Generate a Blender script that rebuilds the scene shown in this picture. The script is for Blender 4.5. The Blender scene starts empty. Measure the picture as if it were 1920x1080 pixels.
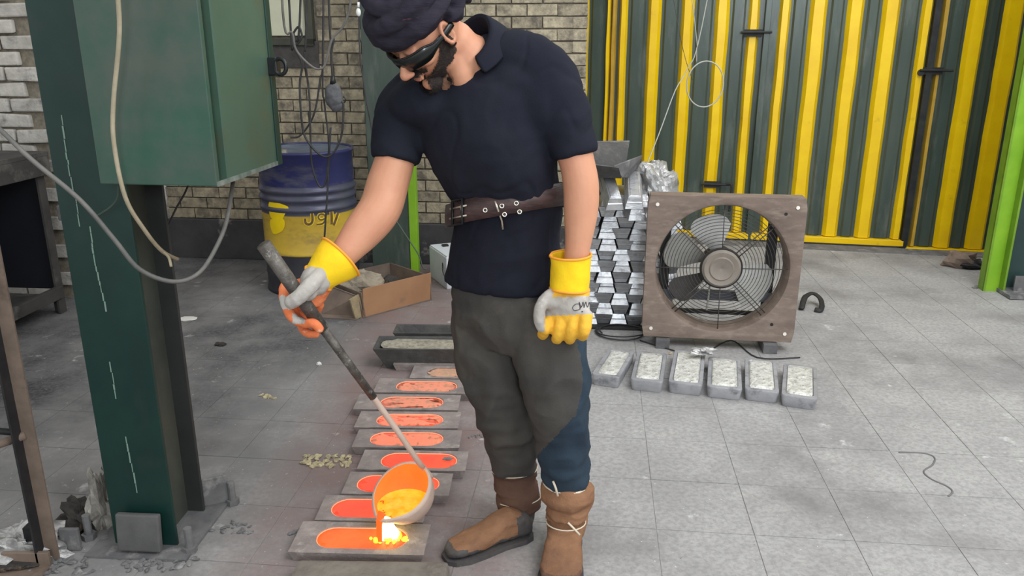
import bpy, bmesh, math, random
from mathutils import Vector, Matrix, noise, Quaternion
random.seed(7)
PI = math.pi
sc = bpy.context.scene
COL = sc.collection
PITCH = math.radians(17); CP, SP = math.cos(PITCH), math.sin(PITCH)
# ---------------------------------------------------------------- camera, world, lights, exposure
cd = bpy.data.cameras.new('camera'); cd.sensor_width = 36; cd.lens = 1500/1920*36
cam = bpy.data.objects.new('camera', cd); COL.objects.link(cam)
cam.location = (0, 0, 1.5); cam.rotation_euler = (PI/2-PITCH, 0, 0)
sc.camera = cam
w = bpy.data.worlds.new('world'); sc.world = w; w.use_nodes = True
w.node_tree.nodes['Background'].inputs[0].default_value = (1.0, 0.99, 0.975, 1)
w.node_tree.nodes['Background'].inputs[1].default_value = 0.88
def area(name, loc, target, size, power, color=(1, 1, 1), sy=None):
    l = bpy.data.lights.new(name, 'AREA'); l.energy = power; l.size = size; l.color = color
    if sy: l.shape = 'RECTANGLE'; l.size_y = sy
    o = bpy.data.objects.new(name, l); COL.objects.link(o); o.location = loc
    o.rotation_euler = (Vector(target)-Vector(loc)).to_track_quat('-Z', 'Y').to_euler()
    return o
area('overhead_key', (2.6, 0.6, 4.2), (0.8, 3.4, 0.2), 3.0, 190, (0.97, 0.98, 1.0))  # overhead area light added for some direction; no opening is known there
area('roof_light', (1.9, 4.3, 4.6), (1.7, 5.4, 0.4), 1.6, 60, (0.95, 0.98, 1.0))
area('window_light', (0.6, -3.0, 2.5), (2.0, 6.0, 1.6), 0.9, 95, (0.86, 0.94, 1.0))
sc.view_settings.view_transform = 'Standard'; sc.view_settings.look = 'None'
sc.view_settings.gamma = 1; sc.view_settings.use_curve_mapping = False
sc.view_settings.exposure = 0.0

# ---------------------------------------------------------------- measuring helpers (give a real point at a real depth / height)
def ray(px, py):
    x = (px-960)/1500; y = (540-py)/1500
    return Vector((x, y*SP+CP, y*CP-SP))
def G(px, py, h=0):
    d = ray(px, py); return Vector((0, 0, 1.5))+d*((h-1.5)/d.z)
def P(px, py, Y):
    d = ray(px, py); return Vector((0, 0, 1.5))+d*(Y/d.y)
def PIX(v):
    q = Vector(v)-Vector((0, 0, 1.5)); z = q.y*CP-q.z*SP; u = q.y*SP+q.z*CP
    return 960+1500*q.x/z, 540-1500*u/z

# ---------------------------------------------------------------- materials
def lin(c):
    return tuple((v/255/12.92 if v/255 <= 0.04045 else ((v/255+0.055)/1.055)**2.4) for v in c)
def mat(name, c1, c2=None, rough=0.7, metal=0.0, scale=8, bump=0.0, bscale=None, c3=None, thr=(0.55, 0.7), sc3=None,
        stretch=None, rnd=0.0, emit=None, es=0, coat=0, spec=0.4, world=False, detail=8):
    """c1/c2 mixed by fine noise, c3 in patches; rnd = value change per object"""
    m = bpy.data.materials.new(name); m.use_nodes = True
    nt = m.node_tree; N = nt.nodes; L = nt.links; b = N['Principled BSDF']
    b.inputs['Roughness'].default_value = rough; b.inputs['Metallic'].default_value = metal
    b.inputs['Specular IOR Level'].default_value = spec
    b.inputs['Coat Weight'].default_value = coat
    if world:
        g = N.new('ShaderNodeNewGeometry'); src = g.outputs['Position']
    else:
        g = N.new('ShaderNodeTexCoord'); src = g.outputs['Object']
    if rnd:
        oi = N.new('ShaderNodeObjectInfo'); ad = N.new('ShaderNodeVectorMath'); ad.operation = 'MULTIPLY_ADD'
        L.new(oi.outputs['Random'], ad.inputs[0]); ad.inputs[1].default_value = (37, 19, 53); L.new(src, ad.inputs[2]); src = ad.outputs[0]
    if stretch:
        mp = N.new('ShaderNodeVectorMath'); mp.operation = 'MULTIPLY'; mp.inputs[1].default_value = stretch
        L.new(src, mp.inputs[0]); src = mp.outputs[0]
    def noi(s, d=detail, r=0.6):
        n = N.new('ShaderNodeTexNoise'); n.inputs['Scale'].default_value = s; n.inputs['Detail'].default_value = d
        n.inputs['Roughness'].default_value = r; L.new(src, n.inputs['Vector']); return n.outputs['Fac']
    def ramp(f, a, z):
        r = N.new('ShaderNodeMapRange'); r.inputs[1].default_value = a; r.inputs[2].default_value = z; L.new(f, r.inputs[0]); return r.outputs[0]
    def mix(f, a, z):
        x = N.new('ShaderNodeMix'); x.data_type = 'RGBA'
        if isinstance(f, float): x.inputs[0].default_value = f
        else: L.new(f, x.inputs[0])
        for s_, v in ((6, a), (7, z)):
            if isinstance(v, tuple): x.inputs[s_].default_value = (*v, 1)
            else: L.new(v, x.inputs[s_])
        return x.outputs[2]
    c = lin(c1)
    if c2: c = mix(ramp(noi(scale), 0.35, 0.65), lin(c1), lin(c2))
    if c3: c = mix(ramp(noi(sc3 or scale*0.5, 6, 0.65), *thr), c, lin(c3))
    if rnd:
        hs = N.new('ShaderNodeHueSaturation'); r = N.new('ShaderNodeMapRange'); L.new(oi.outputs['Random'], r.inputs[0])
        r.inputs[3].default_value = 1-rnd; r.inputs[4].default_value = 1+rnd; L.new(r.outputs[0], hs.inputs['Value'])
        if isinstance(c, tuple): hs.inputs['Color'].default_value = (*c, 1)
        else: L.new(c, hs.inputs['Color'])
        c = hs.outputs[0]
    if isinstance(c, tuple): b.inputs['Base Color'].default_value = (*c, 1)
    else: L.new(c, b.inputs['Base Color'])
    if emit:
        if isinstance(emit, tuple) and isinstance(emit[0], tuple):
            e = mix(ramp(noi(emit[2] if len(emit) > 2 else 20), 0.38, 0.62), emit[0], emit[1]); L.new(e, b.inputs['Emission Color'])
        else: b.inputs['Emission Color'].default_value = (*emit, 1)
        b.inputs['Emission Strength'].default_value = es
    if bump:
        bp = N.new('ShaderNodeBump'); bp.inputs['Strength'].default_value = min(1, bump); bp.inputs['Distance'].default_value = 0.004*max(1, bump)
        L.new(noi(bscale or scale*3), bp.inputs['Height']); L.new(bp.outputs[0], b.inputs['Normal'])
    return m
M = {}
M['floor'] = mat('floor_concrete', (148, 147, 146), (166, 165, 163), 0.8, scale=3, c3=(124, 122, 121), sc3=1.3, thr=(0.5, 0.68), bump=0.5, bscale=45, world=True, spec=0.25)
def floor_extras():
    m = M['floor']; nt = m.node_tree; N = nt.nodes; L = nt.links; b = N['Principled BSDF']
    prev = b.inputs['Base Color'].links[0].from_socket
    g = N.new('ShaderNodeNewGeometry')
    def noi(s, d=8, off=(0, 0, 0)):
        a = N.new('ShaderNodeVectorMath'); a.operation = 'ADD'; a.inputs[1].default_value = off; L.new(g.outputs['Position'], a.inputs[0])
        n = N.new('ShaderNodeTexNoise'); n.inputs['Scale'].default_value = s; n.inputs['Detail'].default_value = d; n.inputs['Roughness'].default_value = 0.65
        L.new(a.outputs[0], n.inputs['Vector']); return n.outputs['Fac']
    def rng(f, a, z, o0=0, o1=1):
        r = N.new('ShaderNodeMapRange'); r.inputs[1].default_value = a; r.inputs[2].default_value = z; r.inputs[3].default_value = o0; r.inputs[4].default_value = o1
        L.new(f, r.inputs[0]); return r.outputs[0]
    def math_(op, a, c):
        x = N.new('ShaderNodeMath'); x.operation = op; x.use_clamp = op == 'ADD'
        for i, v in enumerate((a, c)):
            if isinstance(v, (int, float)): x.inputs[i].default_value = v
            else: L.new(v, x.inputs[i])
        return x.outputs[0]
    def mix(f, a, col):
        x = N.new('ShaderNodeMix'); x.data_type = 'RGBA'; L.new(f, x.inputs[0]); L.new(a, x.inputs[6]); x.inputs[7].default_value = (*lin(col), 1); return x.outputs[2]
    sep = N.new('ShaderNodeSeparateXYZ'); L.new(g.outputs['Position'], sep.inputs[0])
    # soot trodden into the floor on the working side (left and towards the drum), dirt round the mould row
    left = rng(sep.outputs[0], 0.1, -1.6); far = rng(sep.outputs[1], 2.4, 4.6)
    soot = math_('MULTIPLY', math_('ADD', math_('MULTIPLY', left, 0.6), math_('MULTIPLY', left, far)), rng(noi(1.3, 7, (3, 1, 0)), 0.28, 0.6, 0.25, 1))
    c = mix(soot, prev, (62, 62, 65))
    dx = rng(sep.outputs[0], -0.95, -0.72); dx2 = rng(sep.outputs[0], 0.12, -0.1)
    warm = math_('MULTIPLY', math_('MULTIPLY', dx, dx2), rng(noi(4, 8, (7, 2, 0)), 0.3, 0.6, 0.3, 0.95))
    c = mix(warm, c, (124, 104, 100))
    c = mix(math_('MULTIPLY', rng(noi(9, 10, (1, 9, 0)), 0.60, 0.68), rng(noi(2.1, 3, (5, 5, 0)), 0.5, 0.62)), c, (196, 196, 194))
    c = mix(math_('MULTIPLY', rng(noi(55, 6, (2, 4, 9)), 0.42, 0.62), 0.45), c, (112, 112, 112))
    c = mix(rng(noi(70, 4, (2, 4, 0)), 0.66, 0.73), c, (196, 196, 194))
    c = mix(rng(noi(48, 5, (8, 4, 0)), 0.68, 0.74), c, (84, 84, 86))
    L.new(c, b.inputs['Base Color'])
floor_extras()
M['joint'] = mat('joint_dirt', (126, 125, 124), (152, 151, 149), 0.9, scale=20, world=True)
M['brick'] = mat('buff_brick', (176, 166, 142), (136, 128, 110), 0.9, scale=18, c3=(104, 98, 88), sc3=12, thr=(0.48, 0.66), bump=1, bscale=70, rnd=0.13)
M['brickw'] = mat('whitewashed_brick', (188, 185, 178), (160, 157, 150), 0.9, scale=12, c3=(90, 88, 86), sc3=8, thr=(0.55, 0.75), bump=1.4, bscale=40, rnd=0.1)
M['mortar'] = mat('mortar', (134, 127, 112), (104, 98, 88), 0.95, scale=30, bump=1, world=True)
M['plinth'] = mat('sooty_cement', (74, 74, 76), (58, 58, 60), 0.85, scale=5, c3=(128, 126, 120), sc3=3.5, thr=(0.6, 0.66), bump=0.6, world=True)
M['gate_green'] = mat('gate_green_paint', (70, 82, 74), (60, 72, 66), 0.27, scale=3, c3=(100, 106, 100), sc3=2.5, thr=(0.55, 0.8), stretch=(3, 3, 0.6), bump=0.15, bscale=8)
M['gate_yellow'] = mat('gate_yellow_paint', (236, 198, 10), (226, 184, 8), 0.3, scale=5, c3=(196, 160, 30), sc3=9, thr=(0.64, 0.76), bump=0.15, bscale=10)
M['yellow_shaded'] = mat('gate_yellow_shaded', (188, 152, 52), (168, 134, 40), 0.5, scale=6)  # gate yellow darkened to ochre: shade of the rib sides in the colour
M['black_steel'] = mat('black_steel', (36, 38, 40), (52, 52, 52), 0.5, 0.4, scale=14)
M['lime'] = mat('lime_green_paint', (132, 178, 44), (112, 160, 30), 0.45, scale=4)
M['col_green'] = mat('dark_green_paint', (20, 52, 46), (14, 42, 38), 0.38, scale=4, c3=(48, 56, 54), sc3=2.2, thr=(0.55, 0.8), bump=0.1, bscale=12)
M['col_grey'] = mat('lit_web_green', (72, 76, 68), (52, 58, 54), 0.6, scale=5, c3=(92, 92, 80), thr=(0.5, 0.75))  # web greyer and lighter than the flanges: light on it put into the colour
M['box_green'] = mat('cabinet_green_paint', (48, 84, 70), (42, 74, 62), 0.34, scale=2.5, c3=(78, 84, 78), sc3=2.2, thr=(0.42, 0.62), bump=0.08, bscale=9)
M['box_side'] = mat('cabinet_side_paint', (70, 96, 82), (62, 84, 72), 0.36, scale=2.5, c3=(86, 80, 56), sc3=3, thr=(0.52, 0.74), bump=0.06, bscale=9)
M['dust_edge'] = mat('dusty_edge', (122, 130, 122), (84, 96, 88), 0.8, scale=30)
M['rust'] = mat('rusty_brown_steel', (130, 115, 104), (112, 98, 90), 0.6, 0.1, scale=6, c3=(146, 132, 120), sc3=10, thr=(0.5, 0.7), stretch=(1, 1, 3), bump=0.3)
M['bar_brown'] = mat('brown_angle_iron', (122, 106, 94), (96, 84, 74), 0.7, scale=8, c3=(78, 64, 54), bump=0.4)
M['dark_iron'] = mat('dark_iron', (50, 50, 50), (36, 36, 38), 0.6, 0.3, scale=12, bump=0.4)
M['bench'] = mat('sooty_bench_steel', (66, 64, 62), (48, 47, 47), 0.7, scale=6, c3=(104, 102, 98), sc3=4, thr=(0.52, 0.7), bump=0.4)
M['navy'] = mat('bench_shade_navy', (16, 18, 30), (12, 14, 22), 0.6, scale=5)  # for sheets that stand in for the shade under the bench
M['grey_dust'] = mat('dusty_grey_plate', (112, 112, 112), (88, 88, 90), 0.8, scale=10, c3=(138, 137, 135), sc3=16, bump=0.7)
M['drum_blue'] = mat('drum_blue_paint', (40, 44, 92), (48, 50, 84), 0.38, 0.1, scale=6, c3=(86, 88, 100), sc3=3, thr=(0.5, 0.7), stretch=(1, 1, 3))
M['drum_grey'] = mat('drum_grey_worn_paint', (80, 82, 94), (66, 68, 88), 0.36, 0.25, scale=5, c3=(56, 58, 88), sc3=3)
M['drum_yellow'] = mat('drum_yellow_worn_paint', (196, 166, 56), (176, 146, 60), 0.4, scale=5, c3=(130, 112, 66), sc3=4.5, thr=(0.52, 0.7), stretch=(1, 1, 2))
M['drum_bright'] = mat('drum_bright_yellow_paint', (234, 206, 20), (222, 188, 16), 0.4, scale=10)
M['drum_black'] = mat('drum_black_paint', (42, 43, 50), (58, 58, 64), 0.4, 0.1, scale=5)
M['letter'] = mat('drum_letter_brown', (84, 62, 48), (104, 80, 50), 0.6, scale=30)
M['cable_b'] = mat('black_cable', (34, 34, 36), (58, 58, 60), 0.55, scale=12)
M['cable_g'] = mat('grey_cable', (112, 110, 106), (84, 84, 82), 0.6, scale=9)
M['cable_w'] = mat('cream_cable', (172, 162, 138), (136, 126, 104), 0.55, scale=10)
M['wire_w'] = mat('pale_wire', (168, 170, 160), None, 0.5)
M['panel_cream'] = mat('cream_panel', (206, 208, 184), (190, 192, 168), 0.5, scale=4)
M['frame_olive'] = mat('olive_frame', (74, 76, 64), (60, 62, 54), 0.6, scale=8)
M['cardboard'] = mat('cardboard', (164, 124, 92), (150, 112, 82), 0.85, scale=4, c3=(132, 104, 82), sc3=6, thr=(0.6, 0.75), bump=0.15)
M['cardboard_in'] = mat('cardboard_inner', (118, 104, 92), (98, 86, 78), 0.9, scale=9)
M['sack'] = mat('pale_sack', (156, 146, 128), (110, 102, 92), 0.9, scale=12, bump=1.2)
M['batt'] = mat('white_battery_case', (206, 212, 216), (190, 196, 202), 0.4, scale=6)
M['blackp'] = mat('black_plastic', (22, 24, 26), (30, 32, 34), 0.35, scale=20)
M['lens'] = mat('dark_lens', (14, 20, 20), None, 0.28, coat=0.2, spec=0.5)
M['alu'] = mat('bright_aluminium', (204, 206, 208), (176, 178, 182), 0.36, 0.75, scale=14, c3=(146, 146, 150), sc3=20, thr=(0.55, 0.7), rnd=0.1, bump=0.5, bscale=50)
M['alu_cast'] = mat('cast_aluminium_skin', (170, 171, 174), (150, 151, 155), 0.5, 0.35, scale=10, c3=(112, 112, 116), sc3=14, rnd=0.06, bump=0.5, bscale=40)
M['alu_dross'] = mat('rough_aluminium_dross', (226, 226, 220), (186, 186, 178), 0.45, 0.25, scale=45, c3=(136, 134, 126), sc3=60, thr=(0.56, 0.66), bump=2.2, bscale=60)
M['foil'] = mat('crumpled_foil', (190, 190, 188), (130, 130, 130), 0.35, 0.5, scale=16, bump=1.2)
M['fan_blade'] = mat('lit_fan_blade', (226, 228, 226), (204, 206, 204), 0.45, 0.2, scale=6)
M['fan_hub'] = mat('dusty_fan_hub', (140, 132, 122), (120, 112, 104), 0.6, scale=8)
M['guard'] = mat('fan_guard_wire', (66, 64, 62), (88, 84, 80), 0.6, 0.3, scale=20)
M['mould'] = mat('cast_iron_mould', (148, 138, 134), (124, 116, 113), 0.75, 0.1, scale=12, c3=(166, 158, 152), sc3=18, thr=(0.55, 0.72), bump=0.9, bscale=60, rnd=0.08)
M['mould_dark'] = mat('dark_mould_iron', (84, 84, 82), (62, 62, 62), 0.7, 0.15, scale=12, c3=(104, 100, 96), bump=0.7, bscale=60)
# hot metal: it gives off the light itself
def hot(name, e1, e2, es, sc_, base=(120, 60, 40), crust=None, thr=(0.55, 0.62)):
    m = mat(name, base, rough=0.6, emit=(e1, e2, sc_), es=es, bump=0.8, bscale=60)
    if crust:
        nt = m.node_tree; N = nt.nodes; L = nt.links; b = N['Principled BSDF']
        tc = N.new('ShaderNodeTexCoord'); n = N.new('ShaderNodeTexNoise'); n.inputs['Scale'].default_value = 42; n.inputs['Detail'].default_value = 9
        L.new(tc.outputs['Object'], n.inputs['Vector'])
        r = N.new('ShaderNodeMapRange'); r.inputs[1].default_value = thr[0]; r.inputs[2].default_value = thr[1]; r.inputs[3].default_value = es; r.inputs[4].default_value = es*0.12
        L.new(n.outputs['Fac'], r.inputs[0]); L.new(r.outputs[0], b.inputs['Emission Strength'])
        b.inputs['Base Color'].default_value = (*lin(crust), 1)
    return m
M['melt0'] = hot('melt_fresh', (1.0, 0.13, 0.02), (1.0, 0.085, 0.012), 1.25, 9)
M['melt1'] = hot('melt_red', (1.0, 0.075, 0.035), (1.0, 0.10, 0.04), 1.0, 10, (110, 50, 40))
M['melt2'] = hot('melt_skinning', (1.0, 0.085, 0.05), (1.0, 0.11, 0.06), 0.75, 14, (150, 80, 66), (180, 126, 98), (0.54, 0.64))
M['melt3'] = hot('melt_crusting', (0.9, 0.09, 0.06), (0.85, 0.12, 0.07), 0.42, 18, (160, 100, 84), (182, 134, 108), (0.48, 0.6))
M['melt4'] = hot('melt_dull', (0.7, 0.09, 0.06), (0.6, 0.12, 0.07), 0.2, 22, (160, 124, 104), (176, 146, 120), (0.42, 0.56))
M['melt5'] = mat('melt_cold_crust', (166, 160, 144), (128, 124, 112), 0.6, scale=40, c3=(92, 88, 80), sc3=60, bump=1.8, bscale=60)
M['pool'] = hot('molten_pool', (1.0, 0.30, 0.01), (1.0, 0.42, 0.03), 1.5, 22)
M['stream'] = mat('molten_stream', (90, 40, 20), emit=(1.0, 0.13, 0.01), es=1.15)
M['splash'] = mat('yellow_glow_halo', (200, 140, 40), emit=((1.0, 0.42, 0.02), (1.0, 0.72, 0.06), 40), es=1.6)
M['hot_rim'] = mat('hot_rim', (200, 120, 90), emit=(1.0, 0.3, 0.16), es=1.1)
M['flash'] = mat('white_hot_splash', (255, 240, 160), emit=((1.0, 0.75, 0.12), (1.0, 0.95, 0.5), 30), es=12.0)
M['ladle_in'] = hot('ladle_hot_wall', (1.0, 0.17, 0.015), (1.0, 0.13, 0.01), 1.25, 7)
M['ladle_out'] = mat('ladle_scaled_shell', (206, 184, 168), (188, 164, 150), 0.85, scale=8, c3=(216, 198, 184), bump=0.5)
M['rod'] = mat('ladle_handle_steel', (112, 108, 102), (74, 70, 66), 0.5, 0.45, scale=26, c3=(158, 156, 152), sc3=34, thr=(0.58, 0.66), bump=0.7)
M['skin'] = mat('skin', (198, 144, 114), (188, 134, 106), 0.55, scale=9, c3=(190, 126, 104), sc3=7, thr=(0.5, 0.8), bump=0.1, bscale=160)
M['lip'] = mat('lips', (176, 110, 96), None, 0.5)
M['beard'] = mat('beard_hair', (30, 24, 22), (46, 38, 34), 0.75, scale=60, c3=(74, 58, 48), sc3=50, thr=(0.55, 0.7), bump=1.5, bscale=200)
M['shirt'] = mat('navy_shirt_cloth', (27, 29, 40), (32, 34, 43), 0.9, scale=5, bump=0.25, bscale=220, spec=0.15)
M['scarf'] = mat('headscarf_cloth', (36, 35, 46), (44, 40, 50), 0.85, scale=16, c3=(96, 62, 72), sc3=10, thr=(0.66, 0.72), stretch=(1.2, 1.2, 5), bump=0.6, bscale=30, spec=0.2)
M['trouser'] = mat('work_trouser_cloth', (78, 75, 71), (64, 63, 61), 0.9, scale=4, c3=(90, 85, 77), sc3=3, bump=0.3, bscale=160, spec=0.15)
M['denim'] = mat('denim_patch', (50, 64, 76), (40, 52, 64), 0.9, scale=6, bump=0.3, bscale=160, spec=0.15)
M['leather'] = mat('belt_leather', (76, 58, 56), (56, 46, 46), 0.42, scale=20, c3=(108, 78, 76), sc3=6, thr=(0.55, 0.75), stretch=(1, 1, 4), bump=0.4)
M['steel'] = mat('bright_steel', (212, 206, 190), None, 0.3, 0.8)
M['glove_y'] = mat('yellow_glove_cloth', (244, 206, 24), (236, 190, 20), 0.8, scale=9, bump=0.5, bscale=30)
M['glove_o'] = mat('amber_glove_cloth', (236, 184, 60), (222, 166, 50), 0.8, scale=12, bump=0.5, bscale=60)
M['glove_r'] = mat('orange_glove_cloth', (226, 130, 84), (212, 112, 66), 0.8, scale=12, c3=(226, 180, 150), sc3=20, thr=(0.6, 0.7), bump=0.5, bscale=60)
M['glove_g'] = mat('grey_glove_leather', (182, 178, 172), (158, 154, 148), 0.75, scale=14, c3=(206, 200, 190), sc3=24, bump=0.6, bscale=50)
M['trim_o'] = mat('orange_piping', (236, 156, 50), None, 0.7)
M['suede'] = mat('brown_suede', (142, 106, 80), (122, 90, 68), 0.9, scale=9, c3=(106, 80, 66), sc3=7, thr=(0.5, 0.75), bump=0.7, bscale=90, spec=0.15)
M['suede_d'] = mat('dark_suede', (98, 74, 62), (84, 64, 56), 0.9, scale=9, c3=(112, 84, 66), bump=0.7, bscale=90, spec=0.15)
M['boot_grey'] = mat('scuffed_boot_leather', (82, 78, 76), (62, 60, 62), 0.8, scale=16, c3=(110, 106, 84), sc3=10, bump=0.5)
M['cord'] = mat('pale_cord', (206, 196, 176), None, 0.8)
M['dross'] = mat('yellow_grey_dross', (206, 194, 156), (150, 140, 114), 0.7, 0.1, scale=50, bump=1.5)
M['plastic_bag'] = mat('grey_plastic_bag', (166, 162, 154), (110, 106, 100), 0.4, scale=14, c3=(60, 58, 56), sc3=9, bump=1)
M['rag'] = mat('sooty_rag', (62, 58, 54), (44, 42, 40), 0.9, scale=20, c3=(128, 106, 84), sc3=12, thr=(0.6, 0.7), bump=1)
M['enamel'] = mat('blue_grey_enamel', (96, 106, 120), (74, 82, 94), 0.4, scale=8)
M['cyan'] = mat('cyan_plastic', (96, 196, 206), None, 0.5)
M['ink'] = mat('dark_ink', (60, 60, 66), None, 0.8)
M['slab'] = mat('mould_end_stone', (128, 122, 112), (104, 98, 92), 0.85, scale=10, c3=(150, 142, 128), bump=1.2, bscale=40)
M['white_drip'] = mat('white_paint_drip', (116, 140, 128), None, 0.6)
M['scratch'] = mat('pale_paint_fleck', (150, 160, 150), None, 0.6)

# ---------------------------------------------------------------- object helpers
def WM(o):
    m = o.matrix_basis.copy()
    while o.parent: o = o.parent; m = o.matrix_basis @ m
    return m
def tag(o, label=None, cat=None, group=None, kind=None):
    if label: o['label'] = label
    if cat: o['category'] = cat
    if group: o['group'] = group
    if kind: o['kind'] = kind
    return o
def empty(name, loc, rz=0, label=None, cat=None, group=None, kind=None):
    o = bpy.data.objects.new(name, None); COL.objects.link(o); o.empty_display_size = 0.05
    o.matrix_basis = Matrix.Translation(Vector(loc)) @ Matrix.Rotation(rz, 4, 'Z')
    return tag(o, label, cat, group, kind)
def frame_of(d):
    d = Vector(d).normalized(); a = Vector((0, 0, 1)) if abs(d.z) < 0.95 else Vector((1, 0, 0))
    u = a.cross(d).normalized(); return u, d.cross(u)
class MB:
    def __init__(s): s.v = []; s.f = []; s.mi = []
    def add(s, vs, fs, mi=0):
        n = len(s.v); s.v += [Vector(v) for v in vs]; s.f += [tuple(i+n for i in f) for f in fs]; s.mi += [mi]*len(fs); return s
    def box(s, c, size, rot=None, taper=(1, 1), mi=0):
        x, y, z = (q/2 for q in size); vs = []
        for k, (tx, ty) in ((-1, (1, 1)), (1, taper)):
            vs += [Vector((i*x*tx, j*y*ty, k*z)) for i, j in ((-1, -1), (1, -1), (1, 1), (-1, 1))]
        if rot is not None: vs = [rot @ v for v in vs]
        return s.add([v+Vector(c) for v in vs], [(3, 2, 1, 0), (4, 5, 6, 7), (0, 1, 5, 4), (1, 2, 6, 5), (2, 3, 7, 6), (3, 0, 4, 7)], mi)
    def rings(s, rs, cap=True, closed=False, mi=0):
        n = len(rs[0]); vs = [v for r in rs for v in r]; fs = []
        m = len(rs)
        for i in range(m if closed else m-1):
            a = i*n; b = ((i+1) % m)*n
            fs += [(a+j, a+(j+1) % n, b+(j+1) % n, b+j) for j in range(n)]
        if cap and not closed: fs += [tuple(range(n))[::-1], tuple((m-1)*n+j for j in range(n))]
        return s.add(vs, fs, mi)
    def tube(s, pts, r, n=8, cap=True, closed=False, flat=1.0, mi=0):
        pts = [Vector(p) for p in pts]; m = len(pts); rr = r if isinstance(r, (list, tuple)) else [r]*m; rs = []; pu = None
        for i, p in enumerate(pts):
            if closed: d = pts[(i+1) % m]-pts[i-1]
            else: d = pts[min(i+1, m-1)]-pts[max(i-1, 0)]
            d = d.normalized() if d.length > 1e-9 else Vector((0, 0, 1))
            if pu is None: u = frame_of(d)[0]
            else:
                u = pu-d*pu.dot(d); u = u.normalized() if u.length > 1e-6 else frame_of(d)[0]
            pu = u; v = d.cross(u)
            rs.append([p+(u*math.cos(2*PI*k/n)+v*math.sin(2*PI*k/n)*flat)*rr[i] for k in range(n)])
        return s.rings(rs, cap, closed, mi)
    def cyl(s, a, b, r, r2=None, n=16, mi=0): return s.tube([a, b], [r, r if r2 is None else r2], n, mi=mi)
    def ell(s, c, rad, rot=None, n=16, m=10, mi=0):
        c = Vector(c); vs = []; fs = []
        for i in range(1, m):
            t = PI*i/m
            for k in range(n):
                q = Vector((rad[0]*math.sin(t)*math.cos(2*PI*k/n), rad[1]*math.sin(t)*math.sin(2*PI*k/n), rad[2]*math.cos(t)))
                vs.append(c+(rot @ q if rot is not None else q))
        for z in (1, -1):
            q = Vector((0, 0, rad[2]*z)); vs.append(c+(rot @ q if rot is not None else q))
        top, bot = len(vs)-2, len(vs)-1
        for i in range(m-2):
            for k in range(n): fs.append((i*n+k, (i+1)*n+k, (i+1)*n+(k+1) % n, i*n+(k+1) % n))
        for k in range(n): fs.append((top, k, (k+1) % n)); fs.append((bot, (m-2)*n+(k+1) % n, (m-2)*n+k))
        return s.add(vs, fs, mi)
    def lathe(s, prof, c, axis=(0, 0, 1), n=32, mi=0, cap=False):
        u, v = frame_of(axis); a = Vector(axis).normalized(); c = Vector(c)
        rs = [[c+a*z+(u*math.cos(2*PI*k/n)+v*math.sin(2*PI*k/n))*r for k in range(n)] for r, z in prof]
        return s.rings(rs, cap, mi=mi)
    def prism(s, poly, d, mi=0):
        n = len(poly); poly = [Vector(p) for p in poly]; d = Vector(d)
        return s.add(poly+[p+d for p in poly], [tuple(range(n))[::-1], tuple(range(n, 2*n))]+[(i, (i+1) % n, n+(i+1) % n, n+i) for i in range(n)], mi)
    def jitter(s, a, fr=20, seed=0):
        for v in s.v:
            q = v*fr+Vector((seed*7.1, seed*3.3, seed)); v += noise.noise_vector(q)*a
        return s
    def build(s, name, m, parent=None, smooth=False, bevel=0, label=None, kind=None, auto=None, local=False, subsurf=0):
        me = bpy.data.meshes.new(name)
        if parent is not None:
            inv = Matrix.Identity(4) if local else WM(parent).inverted(); org = None; vs = [inv @ v for v in s.v]
        else:
            xs = [v.x for v in s.v]; ys = [v.y for v in s.v]; zs = [v.z for v in s.v]
            org = Vector(((min(xs)+max(xs))/2, (min(ys)+max(ys))/2, min(zs))); vs = [v-org for v in s.v]
        me.from_pydata([tuple(v) for v in vs], [], s.f)
        for x in (m if isinstance(m, (list, tuple)) else [m]): me.materials.append(x)
        me.polygons.foreach_set('material_index', s.mi)
        bm = bmesh.new(); bm.from_mesh(me); bmesh.ops.recalc_face_normals(bm, faces=bm.faces)
        if bevel: bmesh.ops.bevel(bm, geom=[e for e in bm.edges if len(e.link_faces) == 2 and e.calc_face_angle(0) > 0.5], offset=bevel, segments=2, affect='EDGES', profile=0.6)
        bm.to_mesh(me); bm.free()
        if smooth: me.polygons.foreach_set('use_smooth', [True]*len(me.polygons))
        o = bpy.data.objects.new(name, me); COL.objects.link(o)
        if parent is not None: o.parent = parent
        else: o.location = org
        if auto: 
            me.polygons.foreach_set('use_smooth', [True]*len(me.polygons)); me.set_sharp_from_angle(angle=auto)
        if subsurf:
            md = o.modifiers.new('s', 'SUBSURF'); md.levels = subsurf; md.render_levels = subsurf
        return tag(o, label, kind=kind)
def bake(o, mods):
    for t, kw in mods:
        md = o.modifiers.new(t, t)
        for k, v in kw.items(): setattr(md, k, v)
    bpy.context.view_layer.update()
    dg = bpy.context.evaluated_depsgraph_get(); me = bpy.data.meshes.new_from_object(o.evaluated_get(dg))
    mats = list(o.data.materials); o.modifiers.clear(); o.data = me
    me.materials.clear()
    for x in mats: me.materials.append(x)
    me.polygons.foreach_set('use_smooth', [True]*len(me.polygons))
    return o
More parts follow.
